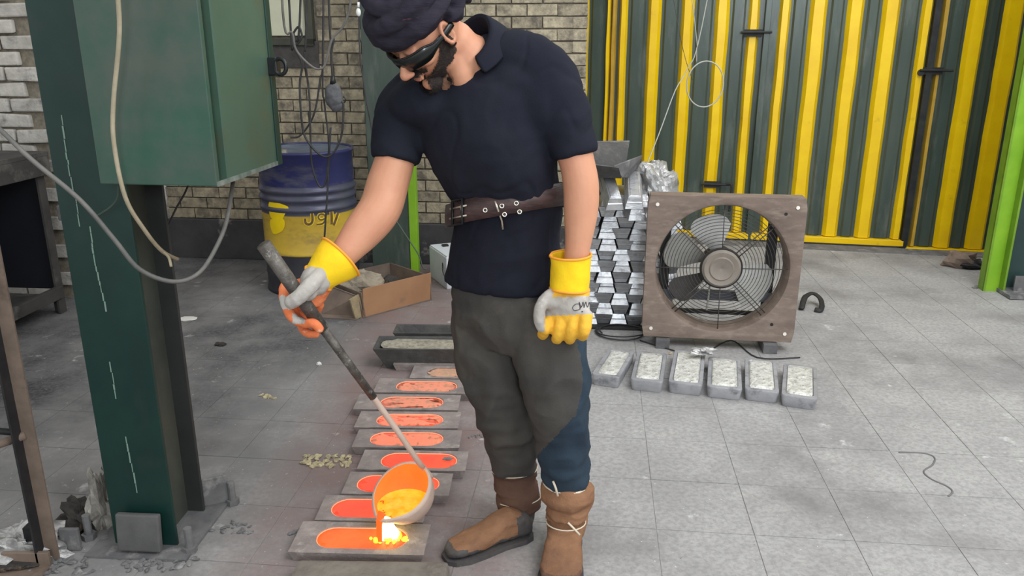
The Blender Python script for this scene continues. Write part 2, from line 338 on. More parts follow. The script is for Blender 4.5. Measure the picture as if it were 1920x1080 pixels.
def fuse(mb, name, m, parent, voxel=0.006, smooth=6, wr=None, label=None, paint=None, cut=None):
    """join closed lofts into one continuous surface; wr(world point, normal) -> displacement along normal"""
    o = mb.build(name, m, parent, label=label)
    bake(o, [('REMESH', dict(mode='VOXEL', voxel_size=voxel, use_smooth_shade=True)), ('SMOOTH', dict(factor=0.5, iterations=smooth))])
    me = o.data; W = WM(o)
    if wr:
        ds = []
        for v in me.vertices: ds.append(v.normal*wr(W @ v.co, v.normal))
        for v, d in zip(me.vertices, ds): v.co += d
    if paint:
        for p in me.polygons: p.material_index = paint(W @ p.center, p.normal)
    if cut:
        bm = bmesh.new(); bm.from_mesh(me)
        bmesh.ops.delete(bm, geom=[f for f in bm.faces if cut(W @ f.calc_center_median())], context='FACES'); bm.to_mesh(me); bm.free()
    me.update(); return o
def dup(o, parent=None):
    c = o.copy(); COL.objects.link(c)
    if parent is not None: c.parent = parent
    for ch in list(o.children): dup(ch, c)
    return c
def spline(pts, n=8, closed=False):
    """Catmull-Rom through the points"""
    pts = [Vector(p) for p in pts]; m = len(pts); out = []
    for i in range(m if closed else m-1):
        g = lambda k: pts[k % m] if closed else pts[max(0, min(m-1, k))]
        a, b, c, d = g(i-1), g(i), g(i+1), g(i+2)
        for k in range(n):
            t = k/n; out.append(0.5*((2*b)+(c-a)*t+(2*a-5*b+4*c-d)*t*t+(3*b-a-3*c+d)*t**3))
    if not closed: out.append(pts[-1])
    return out
def lerp_list(rs, n):
    out = []
    for i in range(len(rs)-1):
        for k in range(n): out.append(rs[i]+(rs[i+1]-rs[i])*(k/n))
    return out+[rs[-1]]
ROOM = math.radians(-6)          # the room's grid is turned 6 degrees from the view
RX = Vector((math.cos(ROOM), math.sin(ROOM), 0)); RY = Vector((-math.sin(ROOM), math.cos(ROOM), 0)); RZ = Vector((0, 0, 1))
RR = Matrix.Rotation(ROOM, 3, 'Z')

# ================================================================ FLOOR
T = 0.309; A0 = G(1553, 917); T0 = T-0.0016
fl = empty('floor', (A0.x, A0.y, 0), ROOM, 'grey concrete tile floor with thin joints, sooty on the left', kind='structure')
MB().box((0.5, 1.5, -0.052), (14, 13, 0.1)).build('floor_bed', M['joint'], fl, local=True)
def tile_mb(i, j, mb):
    return mb.box(((i+0.5)*T, (j+0.5)*T, -0.0025), (T0, T0, 0.005), taper=(0.996, 0.996))
def in_view(p):
    if p.y < 1.5: return False
    x, y = PIX(p); return -130 < x < 2050 and -50 < y < 1190
cells = []; rest = MB()
for i in range(-24, 22):
    for j in range(-8, 16):
        wp = Vector((A0.x, A0.y, 0))+RX*(i+0.5)*T+RY*(j+0.5)*T
        (cells if in_view(wp) and wp.y < 6.6 else []).append((wp.length, i, j)) if in_view(wp) and wp.y < 6.6 else tile_mb(i, j, rest)
cells.sort()
tm = None
for d, i, j in cells[:300]:
    if tm is None:
        tm = MB().box((0, 0, -0.0025), (T0, T0, 0.005), taper=(0.996, 0.996)).build('floor_tile', M['floor'], fl, local=True); o = tm
    else: o = tm.copy(); COL.objects.link(o)
    o.location = ((i+0.5)*T, (j+0.5)*T, random.uniform(-0.0006, 0.0006))
    o.rotation_euler = (random.uniform(-1, 1)*0.0015, random.uniform(-1, 1)*0.0015, 0)
for d, i, j in cells[300:]: tile_mb(i, j, rest)
rest.build('floor_tile', M['floor'], fl, local=True, kind='stuff')

# ================================================================ BACK WALL (bricks laid one by one)
WO = Vector((-0.45, 5.5, 0))
wb = empty('wall_back', WO, ROOM, 'buff brick back wall above a sooty cement plinth', kind='structure')
U0, U1 = -2.05, 0.935
MB().box(((U0+U1)/2, 0.1, 1.9), (U1-U0, 0.19, 3.8)).build('wall_core', M['mortar'], wb, local=True)
MB().box(((U0+U1)/2, -0.012, 0.145), (U1-U0, 0.05, 0.29)).build('plinth', M['plinth'], wb, local=True, bevel=0.006, label='dark sooty cement plinth along the wall foot')
MB().box(((-1.22), -0.012, 1.43), (0.75, 0.03, 0.17)).jitter(0.004, 9).build('cement_patch', mat('dark_cement_patch', (82, 80, 78), (66, 64, 62), 0.9, scale=14, bump=1), wb, local=True, bevel=0.004, label='dark cement patch under the window')
def brick_mesh(k, bl, bh, m):
    mb = MB().box((0, 0, 0), (bl, 0.03, bh)); o = mb.build('brick', m, wb, local=True, bevel=0.003)
    for v in o.data.vertices: v.co += noise.noise_vector(v.co*30+Vector((k*5, k, 0)))*0.0022
    return o
BL, BH = 0.2, 0.0765
protos = [brick_mesh(k, BL-0.008, BH-0.008, M['brick']) for k in range(5)]
half = [brick_mesh(9+k, BL/2-0.008, BH-0.008, M['brick']) for k in range(2)]
cnt = 0; used = set(); brest = MB()
for r in range(45):
    z = 0.29+(r+0.5)*BH
    off = (r % 2)*BL/2; u = U0
    first = off > 0
    while u < U1-0.02:
        L_ = BL/2 if (u == U0 and first) else min(BL, U1-u)
        uc = u+L_/2; u += L_
        if L_ < 0.06: continue
        wp = WO+RX*uc+RZ*z; px, py = PIX(wp)
        if -1.62 < uc < -0.83 and 1.36 < z < 2.6: continue
        if py < -25 or px < 250:
            brest.box((uc, 0.003, z), (L_-0.008, 0.03, BH-0.008)); continue
        if abs(L_-BL) < 0.03 or abs(L_-BL/2) < 0.03:
            pr = random.choice(protos if abs(L_-BL) < 0.03 else half)
            if pr.name not in used: used.add(pr.name); o = pr
            else: o = pr.copy(); COL.objects.link(o)
        else: o = MB().box((0, 0, 0), (L_-0.008, 0.03, BH-0.008)).build('brick', M['brick'], wb, local=True, bevel=0.003)
        o.location = (uc+random.uniform(-.002, .002), 0.004-random.uniform(0, 0.005), z+random.uniform(-.0015, .0015))
        o.rotation_euler = (0, random.uniform(-.012, .012), random.uniform(-.015, .015)); cnt += 1
for p in protos+half:
    if p.name not in used: bpy.data.objects.remove(p)
brest.build('brick', M['brick'], wb, local=True, kind='stuff')
# window with cream pane
wn = empty('window_1', WO+RX*-1.225+RZ*1.53, ROOM, 'small high window with a cream pane in an olive frame', kind='structure')
MB().box((0, -0.012, 0.5), (0.62, 0.02, 0.96)).build('pane', M['panel_cream'], wn, local=True, label='opaque cream pane')
f = MB()
f.box((-0.335, -0.02, 0.48), (0.05, 0.06, 1.05)).box((0.335, -0.02, 0.48), (0.05, 0.06, 1.05)).box((0, -0.02, -0.02), (0.72, 0.06, 0.045))
f.build('window_frame', M['frame_olive'], wn, local=True, bevel=0.004)
# left wall (nearer, whitewashed rough bricks)
WL = Vector((-3.3, 4.75, 0))
wl = empty('wall_left', WL, ROOM, 'whitewashed rough brick wall behind the workbench', kind='structure')
MB().box((-1.2, 0.46, 1.9), (3.7, 0.9, 3.8)).build('wall_core', M['mortar'], wl, local=True)
bp = None; rr = MB()
for r in range(44):
    z = (r+0.5)*0.086
    for k in range(-14, 4):
        uc = k*0.215+(r % 2)*0.107
        if uc > 0.6: continue
        px, py = PIX(WL+RX*uc+RZ*z)
        if px < -40 or px > 140 or py < -30 or py > 330: rr.box((uc, 0, z), (0.2, 0.03, 0.074)); continue
        o = MB().box((0, 0, 0), (0.2, 0.034, 0.074)).jitter(0.01, 13, r*7+k).build('brick', M['brickw'], wl, local=True, bevel=0.009)
        o.location = (uc, -0.004+random.uniform(-.006, .006), z); o.rotation_euler = (0, random.uniform(-.03, .03), 0)
rr.build('brick', M['brickw'], wl, local=True, kind='stuff')

# ================================================================ GATE
GA = math.radians(-12); GO = G(1600, 461)
GX = Vector((math.cos(GA), math.sin(GA), 0)); GN = Vector((-math.sin(GA), math.cos(GA), 0))   # GN points away from camera
def gate_s(px, py):
    d = ray(px, py); o = Vector((0, 0, 1.5)); t = (GO-o).dot(GN)/d.dot(GN); return (o+d*t-GO).dot(GX)
stripes_g = [(1020, 1044, 'y'), (1092, 1097, 'y'), (1128, 1136, 'y'), (1137, 1147, 'o'), (1152, 1167, 'y'), (1202, 1226, 'y'), (1261, 1285, 'y'), (1322, 1348, 'y'), (1381, 1401, 'y'),
             (1436, 1456, 'y'), (1490, 1523, 'y'), (1556, 1588, 'y'), (1619, 1652, 'y'), (1690, 1709, 'y'), (1727, 1739, 'o'), (1774, 1808, 'y'), (1836, 1874, 'y'), (1915, 1950, 'y')]
seams = [gate_s(985, 300), gate_s(1417, 300), gate_s(1717, 300), gate_s(1990, 300)]
gt = empty('metal_gate', GO, GA, 'tall corrugated metal gate painted in dark green and yellow vertical stripes', 'gate')
GH = 3.7
for li in range(3):
    a, b = seams[li]+0.008, seams[li+1]-0.008
    dz = -0.03 if li == 2 else 0.02
    lf = MB(); xs = [a]; 
    # sheet: flat valleys with a shallow green crown between the yellow ribs
    mine = [(gate_s(s0, 300), gate_s(s1, 300), c) for s0, s1, c in stripes_g if a < gate_s((s0+s1)/2, 300) < b]
    lf.box(((a+b)/2, 0.03, dz+GH/2), (b-a, 0.012, GH))
    edges = [a]+[e for s0, s1, c in mine for e in (s0, s1)]+[b]
    base = lf.build('green_sheet', M['gate_green'], gt, local=True)
    for k in range(0, len(edges), 2):
        s0, s1 = edges[k]+0.018, edges[k+1]-0.018
        if s1-s0 > 0.05:
            q = 0.014
            MB().prism([(s0, 0.024, dz+0.05), (s0+q, 0.008, dz+0.05), (s1-q, 0.008, dz+0.05), (s1, 0.024, dz+0.05)], (0, 0, GH-0.06)).build('green_rib', M['gate_green'], gt, local=True)
    for s0, s1, c in mine:
        s0, s1 = s0+(s1-s0)*0.07, s1-(s1-s0)*0.07
        q = min(0.018, (s1-s0)*0.2); mb = MB(); ring = []
        nz = 48
        for k in range(nz+1):
            z = dz+0.05+(GH-0.06)*k/nz; e0 = 0.006*noise.noise(Vector((s0*9, z*3.1, 1))); e1 = 0.007*noise.noise(Vector((s1*9, z*2.7, 5)))
            ring.append([(s0-q*0.4+e0, 0.025, z), (s0+q+e0, -0.014, z), (s1-q+e1, -0.014, z), (s1+q*0.4+e1, 0.025, z)])
        mb.rings(ring); mb.build('yellow_rib' if c == 'y' else 'shaded_rib', M['gate_yellow'] if c == 'y' else M['yellow_shaded'], gt, local=True)
    MB().box(((a+b)/2, -0.004, dz+0.022), (b-a, 0.06, 0.045)).build('bottom_rail', M['gate_yellow'], gt, local=True, bevel=0.004, label='yellow bottom rail')
for s_ in seams[1:3]:
    MB().box((s_-0.004, 0.004, GH/2), (0.042, 0.075, GH)).build('seam_strip', M['black_steel'] if s_ == seams[2] else M['gate_green'], gt, local=True, bevel=0.003)  # strips added to close the leaf gaps; the black one paints the gap's dark
def latch(px, py, kind):
    s_ = gate_s(px, py); d = ray(px, py); z = (Vector((0, 0, 1.5))+d*((GO-Vector((0, 0, 1.5))).dot(GN)/d.dot(GN))).z
    mb = MB(); y = -0.035
    mb.box((s_, y+0.012, z), (0.13, 0.02, 0.05)); mb.tube([(s_-0.09, y-0.012, z+0.005), (s_+0.13, y-0.012, z+0.005)], 0.009)
    if kind: mb.tube(spline([(s_+0.1, y-0.012, z+0.01), (s_+0.14, y-0.02, z+0.01), (s_+0.145, y-0.025, z-0.06), (s_+0.14, y-0.025, z-0.2)], 5), 0.01)
    mb.build('latch_bolt', M['dark_iron'], gt, local=True, auto=0.6)
latch(1412, 62, 0); latch(1336, 345, 1); latch(1747, 133, 0)
k = gate_s(1718, 183); MB().cyl((k, -0.04, 1.3), (k, 0.0, 1.3), 0.022).build('lock_hole', M['black_steel'], gt, local=True, smooth=False)
# concrete sill under the gate
MB().box(GO+GX*0.3-GN*0.02-RZ*0.004, (4.6, 0.34, 0.02), Matrix.Rotation(GA, 3, 'Z')).jitter(0.004, 6).build('trim_1', M['grey_dust'], None, bevel=0.004, kind='structure', label='worn concrete sill under the striped gate')

# lime post and dark green column at right
B = G(1846, 548)
rc = empty('right_column', (B.x, B.y, 0), ROOM, 'dark green steel column edged with a lime green angle at the right edge', 'column')
MB().box((0.045, 0.03, 1.85), (0.09, 0.012, 3.7)).build('lime_angle', M['lime'], rc, local=True, label='lime green angle')
MB().box((0.006, 0.06, 1.85), (0.012, 0.08, 3.7)).box((0.095, 0.0, 1.85), (0.012, 0.07, 3.7)).build('angle_flange', mat('lime_flange', (112, 150, 40), (96, 134, 34), 0.45), rc, local=True)
MB().box((0.62, 0.1, 1.85), (1.04, 0.12, 3.7)).build('column_web', mat('blue_green_paint', (44, 66, 64), (36, 56, 54), 0.4, scale=3, bump=0.1), rc, local=True)
MB().box((0.33, 0.0, 0.015), (0.5, 0.3, 0.02)).box((0.2, -0.03, 0.07), (0.1, 0.012, 0.1)).build('base_plate', M['grey_dust'], rc, local=True)
# far column behind the man with a lime pipe
B = P(745, 505, 5.2); B.z = 0
fc = empty('far_column', B, ROOM, 'dark green steel column with lime edge behind the man', 'column')
MB().box((-0.02, 0.0, 1.85), (0.26, 0.12, 3.7)).build('column_web', M['gate_green'], fc, local=True, bevel=0.004)
MB().box((0.135, -0.04, 1.85), (0.05, 0.06, 3.7)).build('lime_angle', M['lime'], fc, local=True, bevel=0.003)

# ================================================================ LEFT COLUMN (H beam) + cabinet
cb = G(217, 1022)
lc = empty('steel_column', (cb.x, cb.y, 0), math.radians(-4), 'dark green steel H-beam column with a green cabinet on it', 'column')
CH = 3.2
MB().box((0.1, 0.006, CH/2), (0.2, 0.012, CH)).build('front_flange', M['col_green'], lc, local=True, bevel=0.002)
MB().box((0.1, 0.194, CH/2), (0.2, 0.012, CH)).build('rear_flange', mat('dark_flange', (50, 52, 50), (40, 42, 41), 0.6, scale=6), lc, local=True, bevel=0.002)  # rear flange darker and greyer than the front one
MB().box((0.14, 0.1, CH/2), (0.012, 0.178, CH)).build('web', M['col_grey'], lc, local=True)
mb = MB()
dr = random.Random(3)
for a in ((0.08, 1.02, 0.78), (0.075, 0.62, 0.52), (0.088, 0.38, 0.22), (0.05, 1.32, 1.05)):
    z = a[1]; x = a[0]
    while z > a[2]:
        h = dr.uniform(0.012, 0.04); wd = dr.uniform(0.002, 0.0045)
        mb.box((x, -0.0008, z-h/2), (wd, 0.0012, h*0.95)); z -= h; x += dr.uniform(-0.002, 0.003)
mb.build('paint_drip', M['white_drip'], lc, local=True, kind='stuff')
MB().box((0.1, 0.1, 0.004), (0.32, 0.34, 0.012)).jitter(0.004, 9).build('base_plate', M['grey_dust'], lc, local=True)
MB().box((0.105, -0.035, 0.075), (0.135, 0.02, 0.12), Matrix.Rotation(-0.12, 3, 'X')).build('gusset_plate', mat('gusset_grey', (92, 92, 92), (78, 78, 78), 0.7, scale=10, bump=0.3), lc, local=True, bevel=0.005, label='grey gusset plate at the column foot')
MB().box((0.19, 0.22, 0.06), (0.16, 0.012, 0.1), Matrix.Rotation(0.5, 3, 'Z')).build('gusset_plate', M['grey_dust'], lc, local=True, bevel=0.003)
for p in ((437, 945), (357, 1035), (168, 1010)):
    g = WM(lc).inverted() @ G(*p)
    MB().cyl((g.x, g.y, 0), (g.x, g.y, 0.085), 0.012, n=10).cyl((g.x, g.y, 0.0), (g.x, g.y, 0.02), 0.022, n=6).build('anchor_bolt', M['grey_dust'], lc, local=True, auto=0.6)
# cabinet
cr = math.radians(-7)
bc = P(408, 350, 1.99)
cx = Vector((math.cos(cr), math.sin(cr), 0)); cy = Vector((-math.sin(cr), math.cos(cr), 0))
eb = empty('electrical_cabinet', bc-cx*0.315+RZ*0, cr, 'dusty green sheet steel electrical cabinet hanging on the near column', 'cabinet')
H = 0.85; Wd = 0.315; D = 0.40
MB().box((0.045+(Wd-0.045)/2, 0.03+D/2, H/2), (Wd-0.045, D-0.06, H)).build('body', M['box_side'], eb, local=True, bevel=0.003)
MB().box((Wd/2, 0.008, H/2), (Wd, 0.016, H)).build('door', M['box_green'], eb, local=True, bevel=0.003, label='green front door of the cabinet')
MB().box((Wd/2-0.02, D/2, 0.004), (Wd-0.03, D-0.02, 0.008)).build('bottom_plate', M['box_green'], eb, local=True)
MB().box((Wd+0.001, D/2, 0.006), (0.004, D, 0.012)).build('lower_lip', M['dust_edge'], eb, local=True)
MB().box((Wd-0.002, D-0.012, H/2), (0.014, 0.03, H)).build('rear_flange', M['col_green'], eb, local=True, bevel=0.002)
hp = MB()
hp.box((Wd+0.012, D-0.02, 0.28), (0.03, 0.03, 0.05)); hp.build('hasp', M['blackp'], eb, local=True, bevel=0.004)
rg = [Vector((Wd+0.035+0.018*math.cos(t), D-0.03, 0.28+0.022*math.sin(t))) for t in [2*PI*i/14 for i in range(14)]]
MB().tube(rg, 0.006, 6, closed=True).build('hasp_ring', M['blackp'], eb, local=True, smooth=True)

# ================================================================ cables
def cable(name, pts, r, m, label, n=7, cat='cable', group=None, sp=6):
    o = MB().tube(spline(pts, sp), r, n).build(name, m, None, smooth=True)
    return tag(o, label, cat, group)
cable('power_cable', [P(214, -300, 1.9), P(218, -60, 1.9), P(224, 60, 1.92), P(213, 190, 1.95), P(214, 270, 1.95), P(235, 370, 1.97), P(270, 430, 2.02), P(303, 470, 2.1), P(333, 486, 2.2)], 0.0055, M['cable_w'], 'cream cable hanging down over the green cabinet front')
cable('power_cable', [P(303, 470, 2.1), P(316, 482, 2.12), P(321, 500, 2.12)], 0.004, M['cable_w'], 'short frayed cable end below the cream cable', n=5, sp=4)
cable('power_cable', [P(-60, 190, 2.0), P(0, 243, 1.95), P(60, 300, 1.93), P(150, 375, 1.92), P(215, 450, 1.93), P(262, 505, 1.95), P(325, 528, 1.98), P(375, 510, 2.03), P(412, 450, 2.1), P(428, 400, 2.18), P(437, 340, 2.28)], 0.006, M['cable_g'], 'long grey cable sagging from the left edge across the column to the cabinet')
cable('power_cable', [P(222, 342, 2.08), P(221, 370, 2.09), P(208, 388, 2.1), P(184, 404, 2.1)], 0.0035, mat('dark_green_cable', (52, 70, 62), None, 0.6), 'short dark cable stub under the green cabinet', n=6)
cable('power_cable', [P(354, 345, 2.3), P(345, 365, 2.32), P(328, 395, 2.34), P(312, 430, 2.36)], 0.003, M['cable_b'], 'thin black cable under the cabinet beside the column', n=6)
YC = 4.4
def hang(pts, r, m, label, dy=0): return cable('hanging_cable', [P(x, y, YC+dy) for x, y in pts], r, m, label, 6, 'cable', 'cables hanging above the drum')
hang([(515, -420), (530, 20), (548, 62), (556, 95), (585, 125), (604, 128), (613, 110), (622, 75), (660, -10), (680, -420)], 0.0065, M['cable_g'], 'grey cable making a shallow hook beside the cream window')
hang([(520, -420), (545, 55), (550, 85), (566, 120), (562, 160), (566, 230), (575, 262), (600, 290), (622, 290), (640, 255), (644, 200), (640, 190)], 0.006, M['cable_b'], 'black cable with the widest loop in front of the blue drum', 0.03)
hang([(572, -420), (562, 40), (550, 62), (560, 50), (566, 68), (558, 82), (550, 85)], 0.006, M['cable_b'], 'black cable with a small knot beside the cabinet', 0.06)
hang([(584, -420), (574, 50), (571, 100), (580, 180), (582, 250), (585, 310), (600, 350), (612, 335), (618, 260), (620, 240), (617, 290), (614, 360), (606, 480)], 0.0055, M['cable_b'], 'longest black cable, looping low over the yellow drum band', 0.09)
hang([(606, -420), (606, 80), (600, 150), (590, 210), (575, 240), (560, 256), (545, 258)], 0.0055, M['cable_b'], 'black cable curling left onto the drum rim', 0.12)
hang([(612, -420), (605, 120), (608, 190), (615, 250), (618, 300)], 0.005, M['cable_b'], 'straight black cable left of the grey plug', 0.15)
hang([(607, -420), (618, 45), (626, 72), (621, 100), (624, 150)], 0.006, M['cable_b'], 'black cable feeding the grey plug', 0.18)
hang([(672, -420), (673, 40), (681, 150), (695, 230), (703, 262)], 0.004, M['cable_b'], 'thin black cable hanging alone beside the man', -0.3)
o = MB().ell(P(672, 23, 4.1), (0.012, 0.012, 0.02)).cyl(P(672, 14, 4.1), P(672, 4, 4.1), 0.006).build('lamp_bulb', mat('small_white_bulb', (215, 218, 216), None, 0.3), None, smooth=True); tag(o, 'tiny white bulb on the thin cable beside the headscarf', 'bulb')
pc = P(626, 180, 4.55)
pe = empty('cable_plug', pc-RZ*0.07, 0, 'dusty grey plug hanging among the black cables', 'plug')
MB().ell(pc, (0.05, 0.04, 0.075)).ell(pc+Vector((0.01, 0, -0.05)), (0.035, 0.03, 0.035)).jitter(0.01, 18).build('plug_body', mat('plug_grey', (96, 97, 100), (70, 71, 75), 0.7, scale=30), pe, smooth=True)
MB().tube([pc+Vector((0.05+0.014*math.cos(t), 0, -0.02+0.016*math.sin(t))) for t in [2*PI*i/10 for i in range(10)]], 0.004, 6, closed=True).build('plug_ring', M['blackp'], pe, smooth=True)
MB().tube([pc+RZ*0.06, pc+RZ*0.11], [0.02, 0.01], 8).build('plug_neck', M['blackp'], pe, smooth=True)
# wire loop in front of the gate
wc = P(1322, 158, 5.3)
lp = [wc+Vector((0.118*math.cos(t), 0, 0.143*math.sin(t)+0.0)) for t in [2*PI*i/40 for i in range(40)]]
wl_ = empty('wire_loop', P(1207, 325, 5.0), 0, 'thin pale wire with a round loop hanging before the striped gate', 'wire')
MB().tube(lp, 0.0045, 6, closed=True).build('loop', M['wire_w'], wl_, smooth=True)
MB().tube(spline([P(1250, -400, 5.3), P(1303, 45, 5.3), P(1306, 90, 5.3), P(1306, 116, 5.3)], 5), 0.003, 5).build('wire_strand', M['wire_w'], wl_, smooth=True)
MB().tube(spline([P(1400, -400, 5.3), P(1316, 50, 5.3), P(1290, 128, 5.3), P(1266, 170, 5.25), P(1236, 250, 5.15), P(1204, 330, 5.0)], 5), 0.0038, 5).build('wire_strand', M['wire_w'], wl_, smooth=True)
MB().tube(spline([P(1200, -400, 5.3), P(1270, 40, 5.3), P(1298, 150, 5.3)], 5), 0.002, 5).build('wire_strand', M['guard'], wl_, smooth=True)

# ================================================================ DRUM
DC = Vector((-1.285, 5.0, 0)); DR = 0.288
dm = empty('steel_drum', DC, 0, 'blue steel drum with a worn yellow band and dark lettering', 'drum')
def ringp(z, hgt=0.008): return [(DR, z-0.02), (DR+hgt*0.6, z-0.01), (DR+hgt, z), (DR+hgt*0.6, z+0.01), (DR, z+0.02)]
MB().lathe([(0.0, 0.0), (DR+0.006, 0.0), (DR+0.006, 0.02), (DR, 0.03)]+ringp(0.12, 0.005)+[(DR, 0.255)], DC, n=64).build('black_lower_wall', M['drum_black'], dm, smooth=True)
MB().lathe([(DR, 0.255), (DR+0.004, 0.262), (DR+0.001, 0.27), (DR, 0.50), (DR+0.003, 0.507)], DC, n=64).build('yellow_band', M['drum_yellow'], dm, smooth=True)
prof = [(DR+0.002, 0.507)]
for z in (0.54, 0.60, 0.65): prof += ringp(z, 0.012)
prof += [(DR, 0.68)]
MB().lathe(prof, DC, n=64).build('ribbed_wall', M['drum_grey'], dm, smooth=True)
MB().lathe([(DR, 0.68), (DR-0.002, 0.86), (DR+0.007, 0.868), (DR+0.008, 0.882), (DR-0.002, 0.885), (DR-0.008, 0.875)], DC, n=64).build('blue_upper_wall', M['drum_blue'], dm, smooth=True)
MB().lathe([(DR-0.008, 0.873), (DR-0.02, 0.862), (0, 0.862)], DC, n=64).build('lid', M['enamel'], dm, smooth=True)
MB().cyl(DC+Vector((-0.1, -0.14, 0.86)), DC+Vector((-0.1, -0.14, 0.885)), 0.03, n=12).build('bung_cap', M['steel'], dm)
def drum_s(px, py, extra=0.0025):     # point on the drum wall
    o = Vector((0, 0, 1.5)); d = ray(px, py); q = o-DC; a = d.x**2+d.y**2; b = q.x*d.x+q.y*d.y; c = q.x**2+q.y**2-(DR+extra)**2
    D_ = b*b-a*c
    if D_ < 0: D_ = 0
    return o+d*((-b-math.sqrt(D_))/a)
def on_drum_strip(pts, wpx, m, name, off=.0025):
    """flat paint strokes following the drum wall"""
    mb = MB(); sp = spline([(x, y, 0) for x, y in pts], 5); rs = []
    for i, p in enumerate(sp):
        d = sp[min(i+1, len(sp)-1)]-sp[max(i-1, 0)]; d.normalize(); n_ = Vector((-d.y, d.x, 0))*wpx/2
        a, b = p+n_, p-n_
        rs.append([drum_s(a.x, a.y, off), drum_s(b.x, b.y, off), drum_s(b.x, b.y, 0.0005), drum_s(a.x, a.y, 0.0005)])
    mb.rings(rs); return mb.build(name, m, dm)
for ex, m_, nm, off in ((2.6, M['drum_bright'], 'letter_outline', .0022), (0, M['letter'], 'letter', .0042)):
    for pts, wd in (([(584, 394), (586, 408), (585, 417), (579, 421), (573, 418), (572, 410)], 4.6), ([(611, 408), (607, 402), (600, 402), (597, 407), (600, 412), (607, 411), (611, 408)], 3.4),
                    ([(611, 408), (609, 415), (603, 420), (594, 421)], 3.4), ([(621, 393), (622, 406), (622, 420)], 4.8), ([(634, 400), (632, 405), (629, 414), (626, 422)], 4.4)):
        on_drum_strip(pts, wd+ex, m_, nm, off)

for k, poly in enumerate((((505, 378), (532, 384), (541, 390), (534, 402), (527, 412), (508, 408)), ((507, 412), (530, 410), (534, 422), (528, 434), (512, 438)))):
    px0 = sum(p[0] for p in poly)/len(poly); py0 = sum(p[1] for p in poly)/len(poly); sp_ = spline([(x, y, 0) for x, y in poly], 4, True)
    MB().rings([[drum_s(px0+(p.x-px0)*k_, py0+(p.y-py0)*k_, 0.0035) for p in sp_] for k_ in (1, .85, .7, .55, .4, .25, .1, .01)]).build('bright_patch', M['drum_bright'], dm, label='bright yellow unfaded paint patch')

# ================================================================ LEFT BENCH AREA
tz = 0.93
p1, p0 = G(90, 283, tz), G(0, 301, tz)
dirb = (p1-p0).normalized(); side = Vector((-dirb.y, dirb.x, 0))
bz = math.atan2(dirb.y, dirb.x)
be = empty('workbench', (p1.x, p1.y, 0), bz, 'sooty steel workbench at the left edge, dark underneath', 'workbench')
Lb = 1.5
MB().box((-Lb/2, 0.35, tz-0.012), (Lb, 0.7, 0.024)).build('bench_top', M['bench'], be, local=True, bevel=0.003)
MB().box((-Lb/2, 0.012, tz-0.075), (Lb, 0.02, 0.105)).build('apron', M['bench'], be, local=True, bevel=0.003)
MB().box((-0.012, 0.35, tz-0.075), (0.02, 0.68, 0.105)).build('apron', M['bench'], be, local=True, bevel=0.003)
for x, y in ((-0.05, 0.04), (-Lb+0.05, 0.04), (-0.05, 0.66), (-Lb+0.05, 0.66)):
    MB().box((x, y, (tz-0.13)/2), (0.06, 0.012, tz-0.13)).box((x+0.024, y+0.03, (tz-0.13)/2), (0.012, 0.06, tz-0.13)).build('leg', M['bench'], be, local=True)
MB().box((-Lb/2, 0.03, 0.13), (Lb-0.1, 0.03, 0.07)).build('lower_rail', M['bench'], be, local=True, bevel=0.003)
MB().box((-Lb/2, 0.37, 0.1), (Lb-0.1, 0.66, 0.02)).build('lower_shelf', M['bench'], be, local=True)
MB().box((-Lb/2, 0.6, 0.5), (Lb-0.12, 0.01, 0.72)).build('shade_backing', M['navy'], be, local=True, label='dark navy sheet standing in for the shade under the bench')
MB().box((-0.03, 0.33, 0.5), (0.01, 0.55, 0.72)).build('shade_side', M['navy'], be, local=True)  # both dark sheets stand in for the shade under the bench
MB().box((0.01, -0.012, 0.58), (0.035, 0.03, 0.085)).build('switch_box', M['grey_dust'], be, local=True, bevel=0.004)
W_ = WM(be)
def on_bench(x, y): return W_ @ Vector((x, y, tz))
pl = MB().prism([on_bench(-1.2, 0.42)+RZ*0.0, on_bench(-0.02, 0.42), on_bench(-0.02, 0.42)+RZ*0.02, on_bench(-0.42, 0.42)+RZ*0.27, on_bench(-1.2, 0.42)+RZ*0.29], side*0.012).build('steel_offcut', M['bench'], None, bevel=0.002)
tag(pl, 'dark steel plate with sloping end standing on the workbench', 'steel plate')
b0 = on_bench(-0.55, 0.22); pot = empty('enamel_pot', b0, 0, 'blue grey pot on the workbench at the left edge', 'pot')
MB().lathe([(0, 0), (0.07, 0), (0.085, 0.02), (0.09, 0.09), (0.098, 0.095), (0.092, 0.1), (0.084, 0.09), (0.078, 0.01), (0, 0.008)], b0, n=32).build('pot_body', M['enamel'], pot, smooth=True)
MB().tube(spline([b0+Vector((0.09, 0, 0.075)), b0+Vector((0.12, 0, 0.07)), b0+Vector((0.12, 0, 0.035)), b0+Vector((0.088, 0, 0.03))], 5), 0.005, 6).build('handle', M['blackp'], pot, smooth=True)
b1 = on_bench(-0.34, 0.12)
o = MB().lathe([(0, 0), (0.03, 0), (0.034, 0.03), (0.024, 0.05), (0, 0.052)], b1, n=18).build('small_tin', M['dark_iron'], None, smooth=True); tag(o, 'small dark tin on the workbench beside the pot', 'tin')
b2 = on_bench(-0.5, 0.07)
o = MB().ell(b2+RZ*0.012, (0.03, 0.018, 0.012)).ell(b2+Vector((0.02, 0.01, 0.014)), (0.014, 0.022, 0.014)).jitter(0.008, 40).build('plastic_scrap', M['cyan'], None, smooth=True); tag(o, 'small cyan plastic scrap on the workbench edge', 'scrap')
